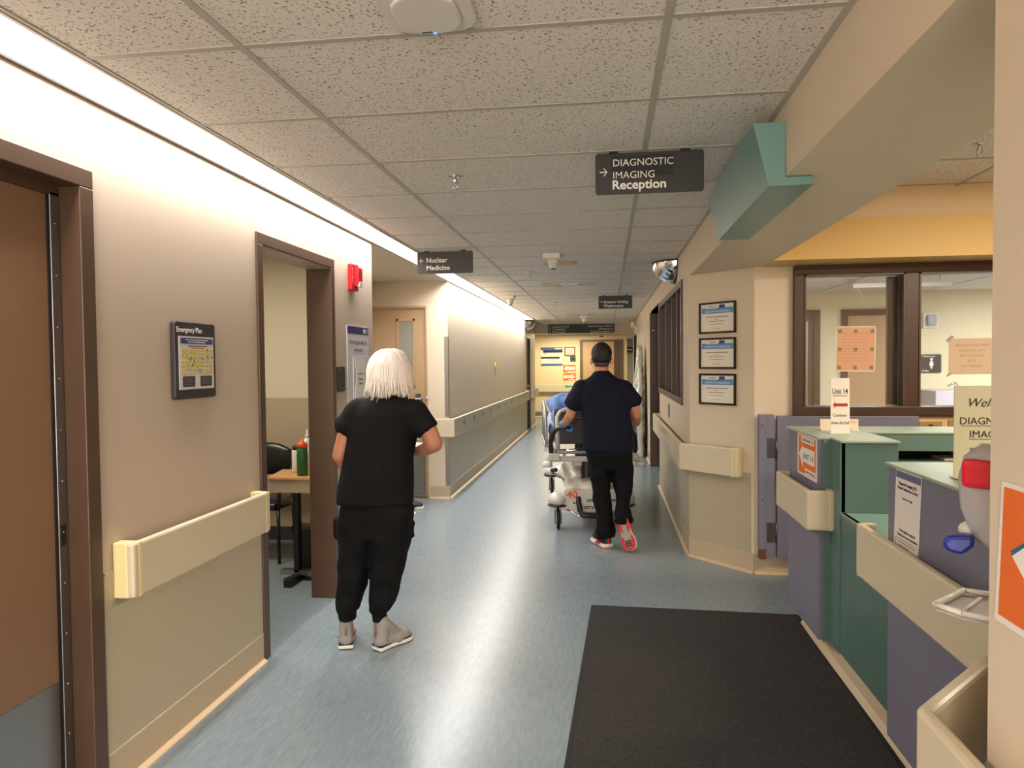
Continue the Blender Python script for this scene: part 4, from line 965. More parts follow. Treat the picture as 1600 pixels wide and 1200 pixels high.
t = thing('pump_bottle', (-2.05, 5.02, .745), 'tall clear white pump bottle behind the green bottle', 'bottle'); fr = F((-2.21, 5.03, .746), (1, 0, 0), (0, 1, 0))
MB().lathe([(.035, 0), (.037, .01), (.037, .22), (.015, .25)], fr, 18).build('bottle_body', mat('clear_white', (216, 214, 214), .2), t); MB().lathe([(.014, .25), (.014, .27), (.006, .272), (.006, .31)], fr, 12).build('pump', WHITEP, t)

# ------------------------------------------------------------------ stretcher
so = Vector((-.13, 6.45, 0)); ey = Vector((-.11, .994, 0)).normalized(); ex = Vector((.994, .11, 0)).normalized()
S = lambda x, y, z: so+ex*x+ey*y+Vector((0, 0, z))
SF = F(so, ex, ey)
st = thing('hospital_stretcher', tuple(so), 'white wheeled hospital stretcher pushed down the hall by the man', 'stretcher')
SWH = mat('stretcher_white', (208, 200, 190), .35); SGR = mat('stretcher_grey', (160, 158, 156), .35, .4); PAD = mat('charcoal_pad', (34, 34, 38), .5)
# base shell
mb = MB()
for x0, y0, z0, x1, y1, z1, r0, r1 in ((-.20, .16, .27, .20, .16, .27, .085, .085), (-.20, 1.8, .27, .20, 1.8, .27, .085, .085), (0, .2, .30, 0, 1.75, .30, .14, .14), (-.12, .3, .32, -.12, 1.6, .32, .11, .11), (.12, .3, .32, .12, 1.6, .32, .11, .11)):
    mb.cap(S(x0, y0, z0), S(x1, y1, z1), r0, r1)
mb.ell(S(-.06, .62, .40), (.17, .20, .11))
for x in (-.31, .31):
    for y in (.125, 1.845): mb.ell(S(x, y, .275), (.095, .115, .07)); mb.cap(S(x, y, .27), S(x*.5, y+(.12 if y < 1 else -.12), .27), .06, .07)
organic('base_shell', mb, .016, SWH, st, 3)
MB().prism([(-.26, .17), (.26, .17), (.30, .27), (.25, .37), (-.25, .37), (-.30, .27)], -.02, .03, F(S(0, .09, 0), ex, (0, 0, 1))).build('front_fascia', SWH, st, .012)
ff = F(S(0, .058, 0), ex, (0, 0, 1))
BOX(-.05, .28, .262, .285, 0, .003, ff).build('teal_stripe', TEALPR, st); MB().box(-.20, -.07, .235, .275, 0, .003, ff).build('warning_label', PAPER, st); lines(ff, [(-.19, -.09, .262, .003), (-.18, -.10, .25, .01)], INK, st, .003)
text(st, '40', ff, -.235, .30, .088, mat('orange_ink', (224, 96, 30), .5), .002, bold=.03, xs=1.15); text(st, 'stryker', ff, -.075, .195, .058, INK, .002, bold=.012)
k_ = MB().cyl(S(-.16, .3, .38), S(-.30, 1.2, .34), .012, 8); k_.build('chrome_rod', CHROME, st)
# casters
for x in (-.31, .31):
    for y in (.125, 1.845):
        wh = F(S(x-.016, y, .1), ey, (0, 0, 1))
        if x > 0: pass
        c = MB().lathe([(.078, -.016), (.1, -.012), (.1, .012), (.078, .016)], F(S(x, y, .1), ey, (0, 0, 1)), 24).build('caster_wheel', RUBBER, st)
        MB().lathe([(.02, -.022), (.076, -.019), (.076, .019), (.02, .022)], F(S(x, y, .1), ey, (0, 0, 1)), 20).build('wheel_disc', mat('disc_grey', (176, 172, 164), .4), c)
        MB().box(-.03, .03, .05, .22, .024, .032, F(S(x, y, 0), ey, (0, 0, 1))).box(-.03, .03, .05, .22, -.032, -.024, F(S(x, y, 0), ey, (0, 0, 1))).build('fork', BLACK, c)
        MB().ell(S(x, y, .225), (.098, .118, .02)).build('dark_skirt', BLACK, st)
# pedals
MB().tube([S(-.13, .0, .315), S(-.13, -.02, .27), S(-.12, -.05, .21), S(-.10, -.06, .165), (S(.12, -.06, .15))], [.022, .024, .026, .026, .024], 10).build('brake_pedal', BLACK, st)
MB().tube([S(-.23, .02, .20), S(-.15, -.03, .155), S(-.05, -.04, .14)], .008, 8).build('pedal_rod', CHROME, st)
MB().tube([S(-.33, .9, .40), S(-.34, .8, .44), S(-.30, .75, .45)], .02, 8).build('side_pedal', BLACK, st)
# columns
for y in (.42, 1.32):
    prof = []
    for i in range(15): prof += [(.062, .36+i*.022), (.046, .371+i*.022)]
    MB().lathe(prof, F(S(-.02, y, 0), ex, ey), 18).build('bellows_column', BLACK, st)
# litter frame
LF = F(S(0, 0, 0), ex, ey)
MB().box(-.37, -.33, .0, 2.1, .67, .715, LF).box(.33, .37, .0, 2.1, .67, .715, LF).box(-.33, .33, .3, .36, .67, .71, LF).box(-.33, .33, 1.3, 1.36, .67, .71, LF).box(-.37, .37, 2.06, 2.1, .67, .715, LF).build('litter_frame', SGR, st, .006)
MB().box(-.42, .42, -.06, .0, .645, .69, LF).box(-.19, -.10, -.03, .01, .60, .65, LF).box(.10, .19, -.03, .01, .60, .65, LF).box(-.40, -.30, -.10, -.02, .66, .72, LF).box(.30, .40, -.10, -.02, .66, .72, LF).build('end_crossbar', mat('frame_cream_grey', (186, 182, 176), .4), st, .008)
for x in (-.41, .42): MB().lathe([(.045, .60), (.045, .64), (.03, .65)], F(S(x, -.06, 0), ex, ey), 16).build('corner_bumper', WHITEP, st)
MB().tube([S(-.26, -.06, .70), S(-.24, -.08, .745), (S(-.16, -.08, .755)), S(.05, -.08, .755)], .013, 8).build('chrome_lever', CHROME, st)
for sx in (-1, 1):
    MB().tube([S(sx*.375, -.02, .70), S(sx*.38, -.03, .80), S(sx*.37, -.05, .88), S(sx*.335, -.08, .935), S(sx*.28, -.10, .962), S(sx*.20, -.10, .965)], .021, 10).build('push_handle', BLACK, st)
# raised backrest
bf = F(S(0, .10, .76), ex, Vector((0, .18, 1))+ey*0); bf = F(S(0, .10, .76), ex, (ey*.30+Vector((0, 0, 1))))
mb = MB(); mb.tube([bf.P(-.31, -.02), bf.P(-.31, .28), bf.P(-.28, .33), bf.P(-.24, .35), bf.P(.24, .35), bf.P(.28, .33), bf.P(.31, .28), bf.P(.31, -.02)], .022, 10); mb.build('backrest_frame', mat('frame_cream_grey', (186, 182, 176), .4), st)
BOX(-.285, .285, .03, .325, -.02, .02, bf).build('backrest_panel', PAD, st, .01)
MB().tube([bf.P(-.30, .17, .03), bf.P(-.26, .255, .032), bf.P(-.10, .265, .03), bf.P(.26, .265, .03)], .006, 6).build('red_strap', mat('red_webbing', (150, 20, 34), .5), st)
MB().prism([(.14, .78), (2.05, .74), (2.05, .82), (.85, .84), (.30, 1.10), (.22, 1.10)], -.335, .335, F(S(0, 0, 0), ey, (0, 0, 1))).build('mattress', mat('navy_mattress', (30, 34, 56), .5), st, .02)
# side rails
for sx in (-1, 1):
    x = sx*.415
    mb = MB(); mb.tube([S(x, .12, .72), S(x-.0, .20, 1.02), S(x, .28, 1.08), S(x, 1.22, 1.12), S(x, 1.30, 1.04), S(x, 1.34, .72)], .014, 8)
    for y in (.45, .7, .95, 1.15): mb.tube([S(x, y, .72), S(x, y+.02, 1.09)], .008, 6)
    mb.tube([S(x, .1, .74), S(x, 1.36, .74)], .018, 8); mb.build('side_rail', SGR, st)
    MB().rrect(.16, .20, .02, -.014, .014, F(S(x, .34, .90), ey, (0, 0, 1))).build('rail_control_pad', PAD, st)
# blue bedding (patient covered by sheets)
bd_ = thing('blue_bedding', tuple(S(0, 1, .8)), 'pale blue sheets and a darker blue pillow heaped on the stretcher', 'bedding')
def wr_(c): p = Vector((c.x*7, c.y*5, c.z*9)); return .022*noise.noise(p)+.012*noise.noise(p*2.2)
mb = MB()
for y, x0, x1, zt, r in ((.42, -.27, .27, .98, .12), (.62, -.27, .27, .98, .12), (.9, -.26, .26, .96, .12), (1.3, -.24, .24, .96, .13), (1.7, -.2, .2, .90, .09)): mb.cap(S(x0, y, zt-.08), S(x1, y, zt-.08), r, r)
for x in (-.24, 0, .22): mb.chain([S(x, .40, .92), S(x, .9, .92), S(x, 1.5, .92), S(x, 1.85, .86)], [.13, .12, .12, .06])
mb.cap(S(-.31, .5, .87), S(-.31, 1.2, .88), .05, .06)
organic('light_blue_sheet', mb, .018, mat('light_blue_cloth', (168, 188, 216), .8, var=.05, vs=6), bd_, 4, wr_)
mb = MB(); mb.ell(S(-.12, 1.35, 1.09), (.26, .17, .12), None, 18, 12).ell(S(-.26, 1.30, 1.05), (.10, .15, .11)).ell(S(.14, 1.35, 1.10), (.2, .16, .12))
organic('blue_pillow', mb, .015, mat('mid_blue_cloth', (112, 138, 196), .8, var=.05, vs=6), bd_, 4, wr_)

# ------------------------------------------------------------------ people
def hand_parts(mb, wrist, d, n, side, sc=1.0, curl=.9, g=0):
    """wrist point, d = direction of the palm, n = palm normal (fingers curl toward it), side = thumb side"""
    w_ = Vector(wrist); d = Vector(d).normalized(); n = Vector(n); n = (n-d*n.dot(d)).normalized(); s = d.cross(n).normalized()*side
    R = .009*sc+g
    for k in range(4):
        o = (k-1.5)*.019*sc
        mb.cap(w_+s*o*.6, w_+d*.078*sc+s*(-o), .014*sc+g, .0115*sc+g)
    for k, L in enumerate((.038, .045, .042, .033)):        # index .. little
        o = (1.5-k)*.0205*sc; p = w_+d*.080*sc+s*o; pts = [p]; dd = d.copy(); ll = L*sc
        for j in range(3):
            a = curl*(.55+.25*j); dd = (dd*math.cos(a)+n*math.sin(a)).normalized(); nn2 = (n*math.cos(a)-d*math.sin(a))
            p = p+dd*ll*(1, .68, .52)[j]; pts.append(p)
            dprev = dd; n_ = n
        mb.chain(pts, [R*1.05, R, R*.92, R*.8])
    tb = w_+s*.022*sc+d*.022*sc
    mb.chain([tb, tb+s*.026*sc+d*.022*sc+n*.012*sc, tb+s*.030*sc+d*.048*sc+n*.028*sc, tb+s*.022*sc+d*.066*sc+n*.042*sc], [R*1.3, R*1.15, R, R*.85])

def shoe_parts(p, d, L, wd, h=.075, collar=.09):
    """upper of a shoe: heel point p, direction d"""
    p = Vector(p); d = Vector(d).normalized(); sd = Vector((d.y, -d.x, 0)); mb = MB()
    mb.cap(p+d*.035+Vector((0, 0, .045)), p+d*(L-.045)+Vector((0, 0, .036)), wd*.44, wd*.40)
    mb.cap(p+d*.04+Vector((0, 0, .05)), p+d*.05+Vector((0, 0, collar)), wd*.42, wd*.42)
    mb.cap(p+d*.06+Vector((0, 0, collar-.01)), p+d*(L*.62)+Vector((0, 0, .05)), wd*.40, wd*.34)
    mb.cap(p+d*(L*.55)+Vector((0, 0, .036))+sd*.012, p+d*(L-.05)+Vector((0, 0, .034))+sd*.006, wd*.40, wd*.38)
    mb.v = [(x, y, max(z, .012)) for x, y, z in mb.v]
    return mb
def sole_pts(L, wd):
    out = []
    prof = [(0, .0), (.004, .28), (.02, .40), (.08, .42), (.35, .36), (.5, .38), (.68, .48), (.85, .46), (.95, .32), (1, 0)]
    for a, b in prof: out.append((a*L, b*wd))
    for a, b in reversed(prof[1:-1]): out.append((a*L, -b*wd))
    return out
CL = mat('black_scrub_cloth', (11, 10, 12), .85, spec=.2, bump=.15, bs=300); CLT = mat('black_trouser_cloth', (8, 8, 9), .85, spec=.2, bump=.15, bs=300)
NAVY = mat('navy_scrub_cloth', (14, 16, 34), .8, spec=.2, bump=.15, bs=300)

def cloth_fold(amp, fx, fz, top=None, seed=0):
    def f(c):
        p = Vector((c.x*fx+seed, c.y*fx, c.z*fz)); return amp*(noise.noise(p)+.45*noise.noise(p*2.1))
    return f
# ---- woman
wm = thing('person', (-1.3, 3.72, 0), 'woman with white shoulder-length hair in black scrubs and grey shoes, standing back to view', 'person')
mb = MB()
mb.loft([(-1.25, 3.72, .80, .14, .10), (-1.24, 3.72, .92, .165, .11), (-1.23, 3.72, 1.05, .15, .105), (-1.2, 3.72, 1.2, .165, .105), (-1.19, 3.72, 1.30, .165, .09), (-1.18, 3.725, 1.345, .10, .07)], 24)
mb.chain([(-1.185, 3.73, 1.30), (-1.175, 3.735, 1.42)], [.06, .052])
mb.ell((-1.17, 3.76, 1.515), (.075, .095, .112)); mb.ell((-1.17, 3.79, 1.46), (.055, .065, .06))
mb.cap((-1.17, 3.850, 1.505), (-1.17, 3.868, 1.485), .012, .013)                     # nose
mb.ell((-1.17, 3.838, 1.452), (.022, .012, .008)); mb.ell((-1.20, 3.842, 1.525), (.014, .01, .009)); mb.ell((-1.14, 3.842, 1.525), (.014, .01, .009))
for sx in (-1, 1): mb.ell((-1.17+sx*.077, 3.765, 1.50), (.012, .02, .03))
# arms
mb.chain([(-1.345, 3.71, 1.29), (-1.40, 3.70, 1.16), (-1.435, 3.69, 1.045)], [.055, .052, .043]); mb.chain([(-1.435, 3.69, 1.045), (-1.425, 3.76, .97), (-1.39, 3.84, .93)], [.043, .038, .026])
mb.chain([(-1.02, 3.71, 1.29), (-.955, 3.70, 1.20), (-.915, 3.70, 1.11)], [.055, .054, .046]); mb.chain([(-.915, 3.70, 1.11), (-.975, 3.77, 1.075), (-1.05, 3.85, 1.05)], [.046, .039, .027])
hand_parts(mb, (-1.39, 3.84, .93), (.55, .75, -.25), (.4, -.2, -.9), -1, .95, .5)
hand_parts(mb, (-1.05, 3.85, 1.05), (-.8, .5, -.05), (0, .1, 1), 1, .95, .45)
# legs
for hx, kx, ax in ((-1.31, -1.365, -1.408), (-1.17, -1.19, -1.228)): mb.chain([(hx, 3.72, .82), (kx, 3.73, .46), (ax, 3.69, .20), (ax, 3.685, .07)], [.085, .055, .032, .033])
for ax, d in ((-1.408, (-.30, 1, 0)), (-1.228, (.55, 1, 0))):
    d = Vector(d).normalized(); mb.cap(Vector((ax, 3.685, .07)), Vector((ax, 3.685, .045))+d*.12, .032, .03)
organic('body', mb, .008, SKIN2, wm, 2)
mb = MB()
mb.loft([(-1.248, 3.72, .785, .212, .135), (-1.248, 3.72, .84, .209, .135), (-1.24, 3.72, .93, .200, .135), (-1.232, 3.72, 1.03, .190, .128), (-1.215, 3.72, 1.12, .187, .125), (-1.20, 3.72, 1.20, .192, .122), (-1.19, 3.72, 1.27, .195, .115), (-1.183, 3.72, 1.31, .180, .10), (-1.18, 3.725, 1.345, .125, .085), (-1.18, 3.73, 1.372, .075, .070)], 32, 2.4)
mb.chain([(-1.32, 3.715, 1.285), (-1.37, 3.71, 1.235)], [.066, .070]); mb.tube([(-1.335, 3.712, 1.275), (-1.385, 3.705, 1.215), (-1.425, 3.70, 1.185)], [.066, .070, .068], 16)
mb.chain([(-1.04, 3.715, 1.285), (-.995, 3.71, 1.235)], [.066, .070]); mb.tube([(-1.03, 3.712, 1.275), (-.975, 3.705, 1.215), (-.945, 3.70, 1.180)], [.066, .070, .068], 16)
mb.cap((-1.33, 3.715, 1.275), (-1.10, 3.72, 1.29), .078, .07); mb.cap((-1.03, 3.715, 1.275), (-1.20, 3.72, 1.29), .078, .07); mb.cap((-1.35, 3.712, 1.262), (-1.40, 3.705, 1.205), .074, .066); mb.cap((-1.015, 3.712, 1.262), (-.965, 3.705, 1.205), .074, .066)
organic('scrub_top', mb, .009, CL, wm, 2, cloth_fold(.010, 7, 3.2))
mb = MB()
mb.loft([(-1.25, 3.72, .60, .13, .10), (-1.25, 3.72, .72, .195, .122), (-1.245, 3.72, .86, .19, .118)], 28, 2.5)
for rings in ([(-1.345, 3.72, .76, .104, .112), (-1.355, 3.72, .62, .108, .110), (-1.366, 3.72, .50, .091, .100), (-1.387, 3.71, .36, .083, .090), (-1.402, 3.70, .25, .076, .082), (-1.405, 3.695, .205, .062, .068), (-1.409, 3.69, .195, .044, .052), (-1.409, 3.69, .145, .043, .050)],
              [(-1.150, 3.72, .76, .108, .112), (-1.163, 3.72, .62, .112, .112), (-1.180, 3.72, .50, .095, .102), (-1.198, 3.71, .36, .085, .092), (-1.216, 3.70, .25, .076, .082), (-1.226, 3.695, .205, .062, .068), (-1.228, 3.69, .195, .044, .052), (-1.228, 3.69, .145, .043, .050)]):
    mb.loft(list(reversed(rings)), 24, 2.2)
mb.cap((-1.465, 3.70, .69), (-1.462, 3.70, .60), .018, .018); mb.cap((-1.05, 3.70, .68), (-1.048, 3.70, .62), .028, .020)
organic('cargo_trousers', mb, .009, CLT, wm, 2, cloth_fold(.012, 8, 9, seed=3))
# hair
HAIR = mat('white_hair', (226, 216, 206), .45, var=.12, vs=60, stretch=(1, 1, .08), bump=.3, bs=120)
mb = MB()
mb.loft([(-1.168, 3.735, 1.385, .085, .075), (-1.168, 3.735, 1.42, .105, .095), (-1.168, 3.74, 1.47, .117, .110), (-1.168, 3.745, 1.52, .115, .114), (-1.168, 3.75, 1.565, .110, .110), (-1.167, 3.752, 1.60, .082, .085), (-1.166, 3.752, 1.620, .045, .05)], 32, 2)
def hairf(c):
    a = math.atan2(c.y-3.745, c.x+1.168); return .005*noise.noise(Vector((a*9, c.z*2.0, 1)))+.003*noise.noise(Vector((a*24, c.z*2.5, 4)))
# cut away the face side
hb = organic('hair', mb, .008, HAIR, wm, 1, hairf)
bm = bmesh.new(); bm.from_mesh(hb.data)
kill = [v for v in bm.verts if v.co.y > 3.80 and v.co.z < 1.58]
bmesh.ops.delete(bm, geom=kill, context='VERTS'); bm.to_mesh(hb.data); bm.free()
mb = MB(); random.seed(5)
for i in range(620):
    a = math.radians(random.uniform(180-25, 360+25)); z0 = random.uniform(1.46, 1.618); pts = []; zend = 1.368+random.uniform(-.02, .02)+.014*math.sin(a*5+1)+(.02*abs(math.cos(a)))
    for j in range(8):
        t_ = j/7; z = 1.622-(1.622-zend)*(t_**1.25)
        k = max(0, min(1, (1.622-z)/.13)); rr = math.sin(math.acos(max(-1, min(1, 1-k)))) if k < 1 else 1
        if z < 1.45: rr *= 1-.16*((1.45-z)/.08)**1.2 * (1 if i % 5 else -1.1)
        aa = a+.05*math.sin(i+t_*3)+.09*t_*t_*math.sin(i*1.7)
        pts.append((-1.168+(.119+.005*math.sin(i))*rr*math.cos(aa), 3.745+(.116+.004*math.sin(i*2))*rr*math.sin(aa), z))
    mb.tube(pts, [.0012, .0030, .0034, .0034, .0034, .0032, .0026, .0008], 4, False)
mb.build('hair_strands', HAIR, wm, kind='stuff')
# shoes
GS = mat('grey_knit', (142, 136, 132), .7, bump=.2, bs=250); SOLEW = mat('white_sole', (226, 222, 212), .5)
for ax, d in ((-1.402, (-.30, 1, 0)), (-1.235, (.62, 1, 0))):
    d = Vector(d).normalized(); p = Vector((ax, 3.64, 0)); sd = d.cross(Vector((0, 0, 1)))
    sh = organic('shoe', shoe_parts(p, d, .25, .092, collar=.142), .006, GS, wm, 2)
    ff = F(p, d, Vector((0, 0, 1)).cross(d))
    MB().prism(sole_pts(.255, .10), .004, .024, ff).build('white_sole', SOLEW, sh, .004)
    MB().prism(sole_pts(.25, .096), .024, .031, ff).build('black_welt', BLACK, sh)
    MB().prism(sole_pts(.235, .086), 0, .005, ff).build('outsole', BLACK, sh)
    MB().tube([p+Vector((0, 0, .08))-d*.006, p+Vector((0, 0, .125))-d*.004], .005, 6).build('pull_tab', GREYINK, sh)
    MB().ell(p+d*.05+sd*(-.043 if ax < -1.3 else .043)+Vector((0, 0, .055)), (.006, .006, .006)).build('logo_dot', GREYINK, sh)
t = MB(); t.tube([(-1.43+.036*math.cos(q), 3.785+.018*math.sin(q), .955+.03*math.sin(q)) for q in [2*math.pi*i/14 for i in range(15)]], .007, 6); t.build('wristband', BLACK, wm)
pp = thing('paper_sheets', (-1.05, 3.9, 1.07), 'white sheets of paper held by the woman in black', 'papers')
MB().prism([(-1.20, 3.86), (-.985, 3.80), (-.955, 3.98), (-1.17, 4.04)], 1.078, 1.081).build('sheet', WHITE, pp)
MB().prism([(0, 0), (.20, .06), (.21, .14), (0, .13)], 0, .003, F((-1.18, 3.88, 1.08), (1, -.25, 0), (0, .5, .8))).build('sheet', WHITE, pp)

# ---- man
mn = thing('person', (.03, 5.95, 0), 'man with short black hair in navy scrub top pushing the stretcher away', 'person')
mb = MB()
mb.loft([(.01, 5.98, .86, .15, .10), (.0, 6.0, 1.05, .145, .10), (-.03, 6.05, 1.25, .17, .105), (-.045, 6.06, 1.35, .15, .09), (-.045, 6.07, 1.41, .08, .07)], 24)
mb.chain([(-.045, 6.07, 1.37), (-.043, 6.10, 1.50)], [.066, .058])
mb.ell((-.042, 6.13, 1.585), (.076, .098, .112)); mb.ell((-.042, 6.16, 1.53), (.058, .068, .06))
mb.cap((-.042, 6.222, 1.575), (-.042, 6.240, 1.552), .012, .014); mb.ell((-.042, 6.212, 1.515), (.024, .012, .009)); mb.ell((-.072, 6.215, 1.595), (.014, .01, .009)); mb.ell((-.012, 6.215, 1.595), (.014, .01, .009))
for sx in (-1, 1): mb.ell((-.042+sx*.085, 6.125, 1.545), (.013, .022, .034))
mb.chain([(-.215, 6.04, 1.32), (-.275, 6.02, 1.20), (-.305, 6.04, 1.09)], [.058, .052, .043]); mb.chain([(-.305, 6.04, 1.09), (-.34, 6.14, 1.035), (-.375, 6.26, .99)], [.043, .038, .028])
mb.chain([(.145, 6.04, 1.315), (.215, 6.02, 1.20), (.245, 6.04, 1.09)], [.058, .052, .043]); mb.chain([(.245, 6.04, 1.09), (.25, 6.16, 1.02), (.20, 6.28, .99)], [.043, .038, .028])
hand_parts(mb, (-.375, 6.26, .99), (.35, .9, -.1), (0, 0, -1), 1, .95, .75)
hand_parts(mb, (.20, 6.28, .99), (-.25, .9, -.1), (0, 0, -1), -1, .95, .75)
mb.chain([(-.06, 5.99, .88), (-.045, 5.98, .50), (.0, 5.925, .10)], [.09, .062, .04]); mb.cap((.0, 5.925, .07), (-.05, 6.03, .05), .034, .03)
mb.chain([(.105, 5.99, .88), (.14, 5.99, .53), (.135, 5.86, .25)], [.09, .062, .04]); mb.cap((.13, 5.83, .21), (.17, 5.78, .10), .034, .03)
organic('body', mb, .008, SKIN, mn, 2)
mb = MB()
mb.loft([(.012, 5.985, .80, .212, .135), (.01, 5.985, .88, .208, .135), (.005, 5.995, 1.0, .207, .135), (-.005, 6.01, 1.10, .205, .135), (-.02, 6.03, 1.2, .215, .13), (-.035, 6.045, 1.29, .222, .118), (-.043, 6.055, 1.345, .195, .10), (-.045, 6.06, 1.39, .14, .088), (-.045, 6.068, 1.425, .092, .075), (-.044, 6.08, 1.460, .064, .064)], 32, 2.4)
mb.tube([(-.20, 6.045, 1.32), (-.255, 6.03, 1.24), (-.292, 6.03, 1.160)], [.070, .076, .078], 16); mb.cap((-.20, 6.045, 1.32), (-.235, 6.04, 1.27), .066, .07)
mb.tube([(.13, 6.045, 1.32), (.19, 6.03, 1.25), (.238, 6.03, 1.185)], [.070, .076, .078], 16); mb.cap((.13, 6.045, 1.32), (.17, 6.04, 1.27), .066, .07)
mb.cap((-.205, 6.045, 1.305), (-.05, 6.06, 1.36), .084, .07); mb.cap((.125, 6.045, 1.305), (-.05, 6.06, 1.36), .084, .07); mb.cap((-.215, 6.043, 1.295), (-.27, 6.03, 1.205), .082, .076); mb.cap((.138, 6.043, 1.298), (.215, 6.025, 1.215), .088, .080); mb.cap((-.20, 6.045, 1.30), (-.27, 6.025, 1.20), .088, .080)
mb.ell((.145, 6.04, 1.318), (.078, .078, .072)); mb.ell((-.215, 6.04, 1.322), (.074, .076, .072))
organic('scrub_top', mb, .009, NAVY, mn, 2, cloth_fold(.014, 6, 4, seed=9))
mb = MB(); mb.loft([(.02, 5.98, .64, .15, .11), (.02, 5.98, .76, .19, .13), (.015, 5.985, .88, .185, .125)], 28, 2.5)
mb.loft([(-.012, 5.925, .085, .078, .085), (-.012, 5.925, .13, .080, .085), (-.022, 5.935, .22, .070, .08), (-.04, 5.96, .36, .074, .085), (-.055, 5.975, .50, .080, .095), (-.07, 5.98, .64, .092, .108), (-.075, 5.98, .78, .098, .115)], 24, 2.2)
mb.loft([(.130, 5.845, .225, .074, .075), (.130, 5.86, .28, .070, .080), (.128, 5.90, .36, .062, .085), (.133, 5.955, .45, .070, .09), (.128, 5.985, .53, .086, .098), (.118, 5.985, .64, .098, .11), (.11, 5.98, .78, .100, .115)], 24, 2.2)
mb.cap((.20, 5.98, .60), (.195, 5.97, .52), .02, .018); mb.ell((-.075, 5.93, .13), (.03, .03, .022)); mb.ell((.185, 5.85, .25), (.025, .03, .025))
organic('trousers', mb, .009, CLT, mn, 2, cloth_fold(.012, 8, 9, seed=6))
BH = mat('black_hair', (14, 12, 12), .6, var=.2, vs=150, bump=.4, bs=200)
mb = MB(); mb.ell((-.042, 6.125, 1.612), (.090, .108, .092), None, 24, 14); mb.ell((-.042, 6.09, 1.575), (.084, .078, .075), None, 24, 14); mb.ell((-.042, 6.13, 1.655), (.066, .085, .055))
hb = organic('hair', mb, .008, BH, mn, 3)
bm = bmesh.new(); bm.from_mesh(hb.data); bmesh.ops.delete(bm, geom=[v for v in bm.verts if v.co.y > 6.15 and v.co.z < 1.62], context='VERTS'); bm.to_mesh(hb.data); bm.free()
mb = MB(); mb.ell((-.042, 6.082, 1.52), (.064, .055, .04), None, 20, 10); mb.build('hair_fade', mat('shaved_hair', (74, 54, 46), .7), mn)
mb = MB(); mb.ell((-.042, 6.205, 1.535), (.058, .045, .055), None, 18, 10); mk = mb.build('face_mask', mat('mask_paper', (200, 208, 214), .7), mn)
for sx in (-1, 1): MB().tube([(-.042+sx*.055, 6.20, 1.56), (-.042+sx*.085, 6.12, 1.555), (-.042+sx*.082, 6.095, 1.535), (-.042+sx*.075, 6.10, 1.49), (-.042+sx*.06, 6.17, 1.50)], .0022, 6).build('ear_loop', WHITE, mk)
GLV = mat('blue_nitrile', (78, 122, 176), .4)
for wpt, d, sd in (((-.375, 6.26, .99), (.35, .9, -.1), 1), ((.20, 6.28, .99), (-.25, .9, -.1), -1)):
    mb = MB(); hand_parts(mb, wpt, d, (0, 0, -1), sd, .97, .75, .0035); dv = Vector(d).normalized(); mb.cap(Vector(wpt)-dv*.03, Vector(wpt)+dv*.01, .033, .031)
    organic('glove', mb, .005, GLV, mn, 1)
# trainers
SRED = mat('trainer_red', (196, 28, 36), .5); SBLK = mat('trainer_black', (26, 20, 24), .6, var=.3, vs=60); PALE = mat('trainer_grey_sole', (150, 150, 138), .6)
def trainer(M4, name):
    """built at origin, heel at 0, toe +y, then placed with matrix"""
    ff = F((0, 0, 0), (0, 1, 0), (-1, 0, 0)); parts = []
    L, Wd = .285, .122
    up = shoe_parts((0, .005, .012), (0, 1, 0), L-.012, .092, collar=.105)
    sh = organic('trainer', up, .006, SBLK, None, 2)
    def add(mb, n, m, b=0):
        o = mb.build(n, m, None, b); parts.append(o)
    add(MB().prism(sole_pts(L, Wd), .008, .036, ff), 'midsole', SOLEW, .006)
    add(MB().prism(sole_pts(L*.985, Wd*.92), .002, .009, ff), 'outsole', PALE)
    hs = [(a, b) for a, b in sole_pts(L*.985, Wd*.90)]
    # red horseshoe at heel, red patches at forefoot
    mb = MB(); inner = .5
    for sgn in (1, -1):
        P_ = [(0, .0), (.004, .032), (.012, .044), (.04, .050), (.10, .046), (.13, .032), (.125, .018), (.08, .022), (.05, .018), (.04, .0)]
        mb.prism([(a, sgn*b) for a, b in P_], -.003, .002, ff)
        P_ = [(.16, .042), (.20, .056), (.245, .052), (.268, .036), (.280, .0), (.258, .0), (.248, .016), (.235, .028), (.20, .033), (.17, .026)]
        mb.prism([(a, sgn*b) for a, b in P_], -.003, .002, ff)
    add(mb, 'red_outsole', SRED)
    mb = MB()
    for k in range(3): mb.prism([(.196+k*.018, -.026), (.209+k*.018, -.026), (.209+k*.018, .026), (.196+k*.018, .026)], -.003, .002, ff)
    add(mb, 'tread_block', mat('tread_brown', (74, 40, 34), .6))
    mb = MB()
    for sgn in (1, -1):
        mb.prism([(.05, .030), (.12, .016), (.17, .020), (.13, .040), (.07, .044)], sgn*.040, sgn*.050, F((0, 0, 0), (0, 1, 0), (0, 0, 1)))
    add(mb, 'red_flash', SRED)
    add(MB().box(-.008, .008, -.012, .012, .04, .10), 'heel_tab', SRED, .003)
    sh.data.transform(M4); attach(sh, mn)
    for o in parts: o.data.transform(M4); attach(o, sh)
a = math.atan2(-.10, .24)
trainer(Matrix.Translation((.005, 5.865, 0.003)) @ Matrix.Rotation(.42, 4, 'Z'), 'l')
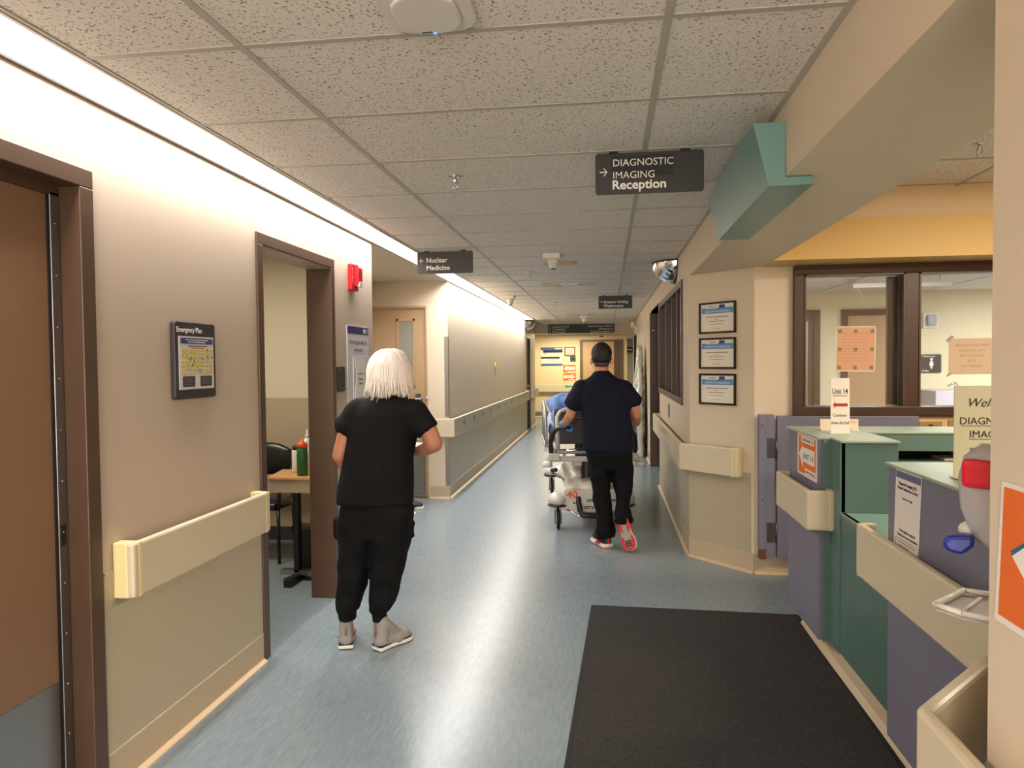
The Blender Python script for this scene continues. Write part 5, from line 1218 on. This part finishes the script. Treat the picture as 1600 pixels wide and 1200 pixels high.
# trailing foot: toe on the floor, heel up
toe = Vector((.185, 5.735, .030)); heel = Vector((.108, 5.80, .285)); yv = (toe-heel).normalized()
up_ = Vector((.12, 1, .25)); zv = (up_-yv*up_.dot(yv)).normalized(); xv = yv.cross(zv)
M4 = Matrix.Identity(4)
for i in range(3): M4[i][0] = xv[i]; M4[i][1] = yv[i]; M4[i][2] = zv[i]; M4[i][3] = (heel+Vector((0, 0, .0)))[i]
trainer(M4, 'r')

# ---- person hidden behind the woman
p3 = thing('person', (-2.2, 7.15, 0), 'person in dark trousers and white-soled shoes mostly hidden behind the woman in black', 'person')
mb = MB()
mb.loft([(-2.27, 7.2, .85, .14, .10), (-2.27, 7.2, 1.05, .13, .10), (-2.27, 7.2, 1.28, .16, .10), (-2.27, 7.2, 1.36, .08, .07)], 20)
mb.chain([(-2.27, 7.2, 1.33), (-2.27, 7.22, 1.43)], [.055, .05]); mb.ell((-2.27, 7.23, 1.50), (.072, .09, .10))
mb.cap((-2.27, 7.315, 1.50), (-2.27, 7.33, 1.48), .012, .013)
for sx in (-1, 1): mb.ell((-2.27+sx*.075, 7.23, 1.49), (.012, .02, .03)); mb.chain([(-2.27+sx*.16, 7.2, 1.27), (-2.27+sx*.18, 7.2, 1.05), (-2.27+sx*.14, 7.32, .95)], [.05, .042, .028])
hand_parts(mb, (-2.41, 7.32, .95), (.3, .9, -.1), (0, 0, -1), -1, .9, .5); hand_parts(mb, (-2.13, 7.32, .95), (-.3, .9, -.1), (0, 0, -1), 1, .9, .5)
mb.chain([(-2.33, 7.2, .82), (-2.22, 7.1, .45), (-2.06, 7.02, .09)], [.08, .055, .035]); mb.chain([(-2.21, 7.2, .82), (-2.17, 7.25, .45), (-2.10, 7.30, .09)], [.08, .055, .035])
organic('body', mb, .012, SKIN, p3, 2)
mb = MB(); mb.loft([(-2.27, 7.2, .78, .18, .12), (-2.27, 7.2, 1.05, .16, .12), (-2.27, 7.2, 1.28, .18, .11), (-2.27, 7.2, 1.36, .09, .08)], 24, 2.3)
for sx in (-1, 1): mb.cap((-2.27+sx*.15, 7.2, 1.28), (-2.27+sx*.18, 7.2, 1.12), .06, .06)
organic('top', mb, .012, CL, p3, 2)
mb = MB(); mb.loft([(-2.27, 7.2, .66, .15, .11), (-2.27, 7.2, .84, .17, .12)], 24); mb.chain([(-2.33, 7.2, .76), (-2.22, 7.1, .45), (-2.08, 7.03, .12)], [.095, .078, .06]); mb.chain([(-2.21, 7.2, .76), (-2.17, 7.25, .45), (-2.11, 7.29, .12)], [.095, .078, .06])
organic('trousers', mb, .012, CLT, p3, 2)
mb = MB(); mb.ell((-2.27, 7.215, 1.53), (.082, .098, .088), None, 20, 12); mb.build('hair', BH, p3)
for p, d in (((-2.14, 6.93, 0), (1, .25, 0)), ((-2.14, 7.27, 0), (1, .15, 0))):
    d = Vector(d).normalized(); sh = organic('shoe', shoe_parts(p, d, .22, .088, collar=.08), .009, SBLK if p[1] > 7 else WHITEP, p3, 2)
    MB().prism(sole_pts(.225, .096), .001, .03, F(p, d, Vector((0, 0, 1)).cross(d))).build('white_sole', SOLEW, sh, .004)
flush_text()
